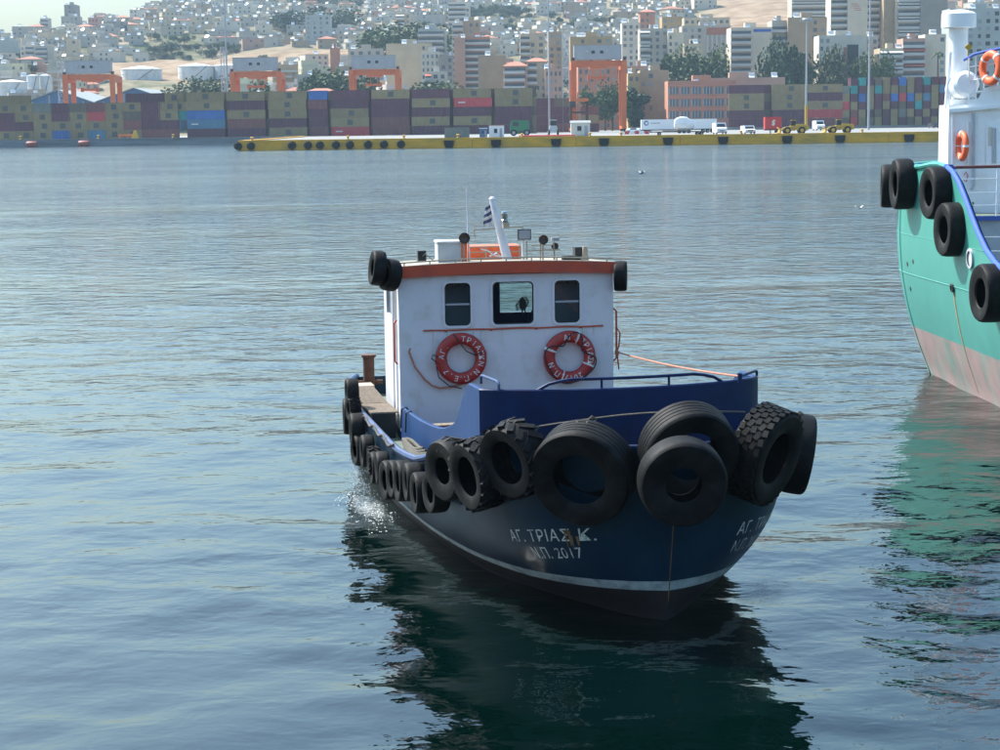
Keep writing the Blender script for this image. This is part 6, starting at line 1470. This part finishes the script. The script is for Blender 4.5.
# centre
block(504, 527, 66, 745, 14, 'pink', 'pink block with awnings under a small red roof by the light pole', (0, .9), 4, top='hip'); block(527, 547, 61.5, 748, 14, 'cream', 'cream upper flats with a red hipped roof next to the light pole', (0, .5), 3, top='hip')
block(545, 562, 70, 740, 14, 'pink', 'peach flats with wide windows right of the light pole', None, 4); block(578, 622, 68, 740, 14, 'salmon', 'salmon pink row behind the crane\'s spreader', None, 8)
block(478, 506, 57, 775, 14, 'tan', 'tan windowless block with one satellite dish side', None, 3, blank=(0, 1)); block(520, 545, 35, 860, 13, 'cream', 'cream cubic house with sun panels behind the tall light pole', (0, .4), 3)
block(570, 612, 38, 842, 14, 'ochre', 'long ochre building with greenish windows above the crane\'s box', None, 5, blank=(0, .2)); block(548, 562, 33, 880, 12, 'tan', 'tan flats with a bright white roof box beside the lattice tower', None, 2)
block(452, 463, 24, 925, 12, 'white', 'white balconied flats with red panels joined to a tan gable', (0, 1), 2); block(462, 480, 22, 927, 14, 'tan', 'tan gable wall with one pale window strip', None, 3, blank=(0, .3))
block(454, 465, 39, 880, 12, 'pink', 'peach wing below the white balconied flats', None, 2, blank=(0, 1)); block(464, 490, 38, 884, 14, 'salmon', 'brick-red two-level terrace building with dark galleries', (0, 1), 5)
block(386, 431, 45, 850, 16, 'cream', 'large cream factory building with a few small high windows', None, 9, blank=(0, .75)); block(421, 439, 53, 828, 12, 'white', 'white building with a row of four small windows', None, 4, top='flat'); block(440, 453, 57, 824, 11, 'grey', 'olive-grey house with a wide dark window', None, 2)
block(418, 446, 30, 930, 12, 'pale blue', 'pale blue-white house with long balcony in the trees', (0, .9), 4); block(425, 446, 73, 770, 12, 'white', 'white house with a striped red blind behind the container row', (0, .3), 3, awn=(0, 'awnred'))
block(396, 410, 14, 1100, 12, 'cream', 'cream flats with white awnings high among trees', (0, .6), 3, awn=(0, 'awning')); block(448, 470, 3, 1180, 12, 'white', 'turquoise-trimmed white house near the top of the hill', (0, .8), 4)
block(330, 339, 49, 1000, 7, 'salmon', 'slender orange-brick tower house among low white houses', None, 2, win=False)
block(305, 330, 16, 1210, 12, 'pale blue', 'sky blue house on the hillside below the pines', None, 4); block(348, 382, 50, 905, 12, 'pale grey', 'low grey house with a line of white roof heaters', None, 4)
block(297, 310, 76, 780, 10, 'pale grey', 'grey town house with shuttered windows by the red office roof', None, 3, winm='shutter')
# left, far
block(64, 75, 5.5, 1400, 16, 'grey', 'lone dark tower block on the skyline', None, 3); block(61, 78, 17, 1390, 14, 'pale grey', 'lower block at the foot of the lone skyline tower', None, 4)
block(88, 98, 18.5, 1330, 14, 'pink', 'pinkish high-rise right of the skyline tower', None, 3); block(20, 34, 46, 1130, 14, 'off-white', 'white-edged apartment block in the hazy twin group', (.35, 1), 3); block(34, 48, 47, 1128, 14, 'pale grey', 'grey half of the hazy twin apartment blocks with a red strip', (.1, .95), 3)
block(66, 76, 40, 1180, 13, 'cream', 'cream gabled flats below the skyline tower', None, 2, blank=(0, .5)); block(103, 124, 22, 1300, 14, 'grey', 'wide shaded block with the skyline behind it', None, 5); block(135, 149, 8.5, 1540, 14, 'cream', 'cream-edged block standing on the skyline', None, 3)
block(160, 176, 8.5, 1500, 14, 'off-white', 'white angular flats below the wooded top', (0, .35), 3); block(143, 165, 18, 1400, 14, 'tan', 'brownish long block below the wooded top', (0, 1), 5); block(40, 48, 19, 1360, 10, 'white', 'white skeletal frame building on the skyline', (0, 1), 2)
block(28, 48, 66, 1000, 12, 'pink', 'dull red warehouse block behind the small tanks', None, 4, blank=(0, 1)); block(-6, 10, 60, 1020, 14, 'grey', 'grey-blue flats at the foot of the hazy slope', None, 4); block(-4, 13, 41, 1150, 14, 'pale blue', 'plain pale blue-grey slab at the edge of town', None, 3, blank=(0, 1))

def near_name(x, Y):
    best = None
    for nm, px, d in (('the storage tanks', 180, 1000), ('the bare sandy slope', 250, 1120), ('the sky blue house', 318, 1210), ('the orange-brick tower', 335, 1000), ('the cream factory', 405, 850), ('the white balconied flats', 458, 925), ('the tall light pole', 549, 850), ('the school with the red band', 705, 872), ('the quarry-like bare slope', 770, 1150), ('the skyline tower', 70, 1400), ('the hazy twin blocks', 34, 1130), ('the wooded hilltop', 200, 1700), ('the upper pines', 350, 1500), ('the rocky upper slope', 560, 1500)):
        e = (at(px, 100, d).x-x)**2+(d-Y)**2
        if best is None or e < best[0]: best = (e, nm)
    return best[1]
cand = []
hrng = random.Random(11)
taken = {}
def free(x, y, r):
    gx, gy = int(x//20), int(y//20)
    for i in (-1, 0, 1):
        for j in (-1, 0, 1):
            for (a, c, q) in taken.get((gx+i, gy+j), ()):
                if (a-x)**2+(c-y)**2 < (max(q, r))**2: return False
    return True
for n_try in range(34000):
    u = hrng.random(); Y = math.sqrt(785**2+u*(2080**2-785**2)); px = hrng.uniform(-30, 1030)
    x = (px-500)/F*Y
    if Y > ridge(x*1500/Y)+40: continue
    if sandiness(x, Y) > .25: continue
    if x > 60 and Y < 800: continue
    if Y < 1005 and 100 < px < 248: continue
    sp_ = 13.5 if Y < 1200 else 14.5
    # a patchy town: gaps of green
    dens = math.sin(x/61+1.3)*math.sin(Y/83+.4)+.6*math.sin(x/27+Y/39)
    if dens < -.72: continue
    if any((x-a)**2+(Y-c)**2 < (q+7)**2 for a, c, q in LAND): continue
    if x > 60 and any(abs(x/Y-a/c) < (q*.8)/c and 0 < c-Y < 30 for a, c, q in LAND if c < 1000): continue
    # keep views of the landmark blocks open
    if any(abs(x-a*Y/c) < q*.75 and 0 < c-Y < 28 for a, c, q in LAND): continue
    if not free(x, Y, sp_): continue
    taken.setdefault((int(x//20), int(Y//20)), []).append((x, Y, sp_)); cand.append((Y, x))
cand.sort()
NIND = 225
stuffv = {i: MB() for i in range(6)}
STC = [(.53, .48, .39), (.46, .38, .26), (.37, .34, .29), (.35, .26, .17), (.40, .25, .18), (.54, .47, .36)]
stw = MB(); sth = MB(); str_ = MB(); stuffM = MB()
ROOFN = {'flat': 'flat roof', 'hip': 'red hipped roof', 'step': 'set-back top floor'}
NUMW = {1: 'one', 2: 'two', 3: 'three', 4: 'four'}
smats = []
for i, c in enumerate(STC): smats.append(mat('far_stucco', c, .9, vary=.12, scale=.2))
smats += [M['win'], M['heater'], M['terracotta'], M['roofconc']]
for k, (Y, x) in enumerate(cand):
    pk = hrng.choices(range(len(PROT)), [3, 4, 1.3, 4, 3, 3, 1.5, 1, 1.2, 4, 1.5, 1, .6, 3])[0]
    meshes, st, fl, w_, d = PROT[pk]; rz = hrng.gauss(0, .28); zb = min(terr(x, Y), terr(x, Y+6))+.2
    ci = hrng.choices(range(8), [6, 4, 3, 2, 1.5, .8, 1, 4])[0]; nm, col = WALLC[ci]
    if k < NIND:
        root = town_building(x, Y, zb, meshes, [c*hrng.uniform(.9, 1.08) for c in col], 'hillside_house', f'{nm} {NUMW[fl]}-storey house with {ROOFN[st]} near {near_name(x, Y)}', rz, 'houses on the hillside')
        s = hrng.uniform(.85, 1.15); root.scale = (s*hrng.uniform(.9, 1.15), s, s*hrng.uniform(.9, 1.15))
    else:
        Mx = Matrix.Translation((x, Y, zb)) @ Matrix.Rotation(rz, 4, 'Z'); h = fl*3.0+.3; b = stuffM
        b.mi = hrng.choices(range(6), [6, 4, 3, 2, 1, 4])[0]; b.box(-w_/2, w_/2, 0, d, -5, h, Mx)
        if st == 'step' or hrng.random() < .35: b.box(-w_*.3, w_*.15, 1.5, d-.5, h+.01, h+2.6, Mx)
        b.mi = 6
        for f in range(fl):
            n = max(2, int(w_/3.2))
            for q in range(n):
                if hrng.random() < .45: continue
                xx = -w_/2+w_*(q+.5)/n; b.box(xx-.6, xx+.6, -.06, -.003, f*3+1, f*3+2.4, Mx)
        if st == 'hip':
            b.mi = 8; b.add([Mx @ Vector(p) for p in [(-w_/2-.5, -.5, h), (w_/2+.5, -.5, h), (w_/2+.5, d+.5, h), (-w_/2-.5, d+.5, h), (0, d/2, h+2)]], [(0, 1, 4), (1, 2, 4), (2, 3, 4), (3, 0, 4)])
        else:
            b.mi = 7; xx = hrng.uniform(-w_*.3, w_*.3)
            b.add([Mx @ Vector(p) for p in [(xx-1.1, .3, h+.3), (xx+1.1, .3, h+.3), (xx+1.1, 1.8, h+1.7), (xx-1.1, 1.8, h+1.7)]], [(0, 1, 2, 3)]); b.box(xx-1.2, xx+1.2, 1.8, 2.4, h+1.3, h+2.0, Mx)
            b.mi = 9; b.box(-w_/2-.15, w_/2+.15, -.15, d+.15, h+.003, h+.2, Mx)
stuffM.mi = 0
o = kind(stuffM.build('distant_houses', smats), 'stuff'); tag(o, 'mass of small pale houses covering the upper hillside', 'houses')

# ---- trees
def tree_proto(seed, kind_, leafm):
    r = random.Random(seed); b = MB(); H_ = 1.0
    if kind_ == 'round': lobes = [(r.gauss(0, .22), r.gauss(0, .22), r.uniform(.45, .85), r.uniform(.16, .30)) for _ in range(11)]; th = .42
    elif kind_ == 'tall': lobes = [(r.gauss(0, .07), r.gauss(0, .07), .22+.075*i, .17*(1-abs(i-4)/9)) for i in range(10)]; th = .25
    else: lobes = [(r.gauss(0, .30), r.gauss(0, .25), r.uniform(.2, .6), r.uniform(.18, .30)) for _ in range(12)]; th = .2
    for lx, ly, lz, lr in lobes:
        for q in range(210):
            v = Vector((r.gauss(0, 1), r.gauss(0, 1), r.gauss(0, 1))).normalized()*lr*r.uniform(.55, 1.12); p = Vector((lx, ly, lz))+v*Vector((1, 1, .8)).length/1.6
            s = r.uniform(.018, .046); a = Vector((r.gauss(0, 1), r.gauss(0, 1), r.gauss(0, .7))).normalized()*s; c = a.cross(Vector((r.gauss(0, 1), r.gauss(0, 1), r.gauss(0, 1)))).normalized()*s*.8
            b.add([p-a, p+c, p+a, p-c], [(0, 1, 2, 3)])
    crown = b.mesh('crown'); crown.materials.append(M[leafm])
    b = MB(); b.tube([(0, 0, -.2), (.01, 0, th*.5), (.0, .01, th), (.02, 0, th+.3)], [.04, .032, .026, .01], 7)
    for k in range(5):
        lx, ly, lz, lr = lobes[k*2 % len(lobes)]; b.tube([(0, 0, th*.9), (lx*.5, ly*.5, (th+lz)/2), (lx, ly, lz)], [.02, .014, .006], 5)
    tr = b.mesh('trunk'); tr.materials.append(M['bark']); return tr, crown
TP = [tree_proto(1, 'round', 'leafA'), tree_proto(2, 'round', 'leafB'), tree_proto(3, 'bush', 'leafC'), tree_proto(4, 'tall', 'leafD'), tree_proto(5, 'round', 'leafD'), tree_proto(6, 'bush', 'leafA'), tree_proto(7, 'round', 'leafC')]
TN = ['dark round tree', 'mid-green round tree', 'bushy olive-coloured tree', 'slim dark cypress', 'dark pine', 'dark spreading tree', 'olive-green round tree']
def plant(x, Y, k, hgt, label, group=None, zb=None, wid=1.0):
    root = empty('pine_tree' if k == 4 else 'cypress_tree' if k == 3 else 'tree', (x, Y, (terr(x, Y) if zb is None else zb)-.1), random.random()*6.28); tag(root, label, 'tree', group); root.scale = (hgt*wid, hgt*wid, hgt)
    link('trunk', TP[k][0], root); link('crown', TP[k][1], root); return root
for px, yt, Y, k, wid, lb in ((780, 46, 735, 4, .5, 'big dense dark tree before the tan apartment wall'), (803, 55, 735, 0, .5, 'wide green tree beside the yellow-footed light pole'), (832, 48, 733, 6, .46, 'round tree in front of the broad white building'), (874, 55, 733, 1, .5, 'tree just right of the tall plain floodlight pole'), (858, 60, 735, 6, .42, 'small tree left of the tall plain floodlight pole'), (700, 48, 780, 1, .7, 'green tree below the school with the red band'), (690, 58, 765, 0, .7, 'dark tree in the gap over the salmon building'), (716, 55, 775, 5, .7, 'dark spreading tree behind the salmon building'), (612, 84, 700, 1, .7, 'green tree seen through the crane with full-length legs'), (605, 92, 695, 0, .7, 'dark tree at the far leg of the same crane'), (263, 55, 1100, 0, 1.0, 'lone dark tree beneath the sandy slope'), (287, 12, 1290, 4, 1.4, 'big dark pine standing out on the hillside'), (330, 2, 1330, 5, 1.6, 'spreading dark tree over the sky blue house'), (322, 72, 790, 1, 1.3, 'green tree between two gantry cranes'), (334, 76, 785, 0, 1.3, 'dark green tree beside the grey town house'), (210, 78, 800, 1, 1.3, 'green tree in front of the storage tanks'), (200, 82, 790, 6, 1.4, 'olive tree in front of the storage tanks'), (426, 83, 765, 6, 1.4, 'olive tree peeping over the container row'), (440, 84, 762, 1, 1.4, 'green tree peeping over the container row'), (408, 27, 990, 1, 1.4, 'bright green tree beside the cream flats'), (416, 24, 1000, 6, 1.4, 'light green tree next to the pale blue-white house'), (634, 88, 700, 3, 1.3, 'slim dark cypress in front of the ochre block'), (660, 63, 760, 2, 1.3, 'olive bush on the bank above the pink house')):
    p = at(px, yt, Y); zb = terr(p.x, Y)-.5; plant(p.x, Y, k, max(p.z-zb, 5)/.98, lb, None, zb, wid)
trng = random.Random(21); cnt = 0
# palm behind the container wall
p = at(938, 55, 738); root = empty('palm_tree', (p.x, 738, terr(p.x, 738))); tag(root, 'palm tree behind the container wall beside the ship\'s ventilator', 'tree'); hp_ = p.z-terr(p.x, 738)
b = MB(); b.tube([(0, 0, -1), (.2, 0, hp_*.5), (0, 0, hp_)], [.45, .35, .3], 8); b.build('trunk', M['bark'], root, True)
b = MB()
for k in range(34):
    a = k*2.4; el = trng.uniform(-.3, 1.0); L_ = trng.uniform(2.6, 3.8); d1 = Vector((math.cos(a)*math.cos(el), math.sin(a)*math.cos(el), math.sin(el))); s_ = Vector((-math.sin(a), math.cos(a), 0))*.28; q0 = Vector((0, 0, hp_)); q1 = q0+d1*L_*.55; q2 = q0+d1*L_+Vector((0, 0, -1.4))
    b.add([q0-s_*.3, q0+s_*.3, q1+s_, q1-s_, q2], [(0, 1, 2, 3), (3, 2, 4)])
b.build('crown', M['leafB'], root)
forest = []
for n_try in range(16000):
    u = trng.random(); Y = math.sqrt(790**2+u*(2060**2-790**2)); px = trng.uniform(-20, 1020); x = (px-500)/F*Y
    if Y > ridge(x*1500/Y)+30 or sandiness(x, Y) > .1+.3*trng.random(): continue
    dens = math.sin(x/61+1.3)*math.sin(Y/83+.4)+.6*math.sin(x/27+Y/39)
    if dens > .25 and trng.random() < .72: continue
    if not free(x, Y, 7.5): continue
    if Y < 1005 and 100 < px < 248: continue
    if any((x-a)**2+(Y-c)**2 < (q+3)**2 for a, c, q in LAND): continue
    if any(abs(x-a*Y/c) < q*.8 and 0 < c-Y < 45 for a, c, q in LAND): continue
    taken.setdefault((int(x//20), int(Y//20)), []).append((x, Y, 6)); forest.append((Y, x))
forest.sort()
fb_ = MB(); tri = []
for i, (Y, x) in enumerate(forest):
    k = trng.choices(range(7), [3, 3, 3, .6, 2.5, 3, 2])[0]; hg = trng.uniform(4, 7.8)*(1.25 if k == 3 else 1)
    if i < 230: plant(x, Y, k, hg, f'{"small " if hg < 5.2 else "tall " if hg > 6.6 else ""}{TN[k]} {"on open ground" if sandiness(x, Y) > .02 else "growing among houses"} near {near_name(x, Y)}', 'trees on the hillside', None, trng.uniform(1.0, 1.35))
    elif i < 1200: tri.append((x, Y, k, hg))
# far woodland: one mass of leaf clumps per kind of green
arr = {}
for k in range(7):
    me = TP[k][1]; n = len(me.vertices); co = np.zeros(n*3); me.vertices.foreach_get('co', co); co = co.reshape(-1, 4, 3); arr[k] = co[::13]
for mk, ks in (('leafA', (0, 5, 4, 3)), ('leafC', (1, 2, 6))):
    Vs = []
    for x, Y, k, hg in tri:
        if k not in ks: continue
        c = arr[k].reshape(-1, 3); ctr = arr[k].mean(1, keepdims=True); c = (ctr+(arr[k]-ctr)*2.3).reshape(-1, 3); a = trng.random()*6.28; R_ = np.array([[math.cos(a), -math.sin(a), 0], [math.sin(a), math.cos(a), 0], [0, 0, 1]])
        Vs.append((c @ R_.T)*np.array([hg*1.25, hg*1.25, hg])+np.array([x, Y, terr(x, Y)-.3]))
    V = np.concatenate(Vs); q = np.arange(len(V)).reshape(-1, 4)
    me = bpy.data.meshes.new('woodland'); me.vertices.add(len(V)); me.vertices.foreach_set('co', V.ravel()); me.loops.add(q.size); me.loops.foreach_set('vertex_index', q.ravel()); me.polygons.add(len(q)); me.polygons.foreach_set('loop_start', np.arange(0, q.size, 4)); me.polygons.foreach_set('loop_total', np.full(len(q), 4)); me.update(calc_edges=True); me.materials.append(M[mk])
    o = kind(link('woodland', me), 'stuff'); tag(o, ('dark' if mk == 'leafA' else 'olive')+' green trees scattered between the far upper houses', 'woodland')

# ------------------------------------------------------------------ hazy air
b = MB(); b.box(-1000, 1000, -30, 2700, -2.5, 290)
hz = kind(b.build('haze', []), 'stuff'); tag(hz, 'thin bluish summer haze over the harbour and hill', 'haze')
m = bpy.data.materials.new('hazy_air'); m.use_nodes = True; N = m.node_tree.nodes; N.clear(); o_ = N.new('ShaderNodeOutputMaterial'); v = N.new('ShaderNodeVolumePrincipled')
v.inputs['Color'].default_value = (.62, .83, 1.0, 1); v.inputs['Density'].default_value = .00012; v.inputs['Anisotropy'].default_value = 0.0
m.node_tree.links.new(v.outputs[0], o_.inputs['Volume']); hz.data.materials.append(m)
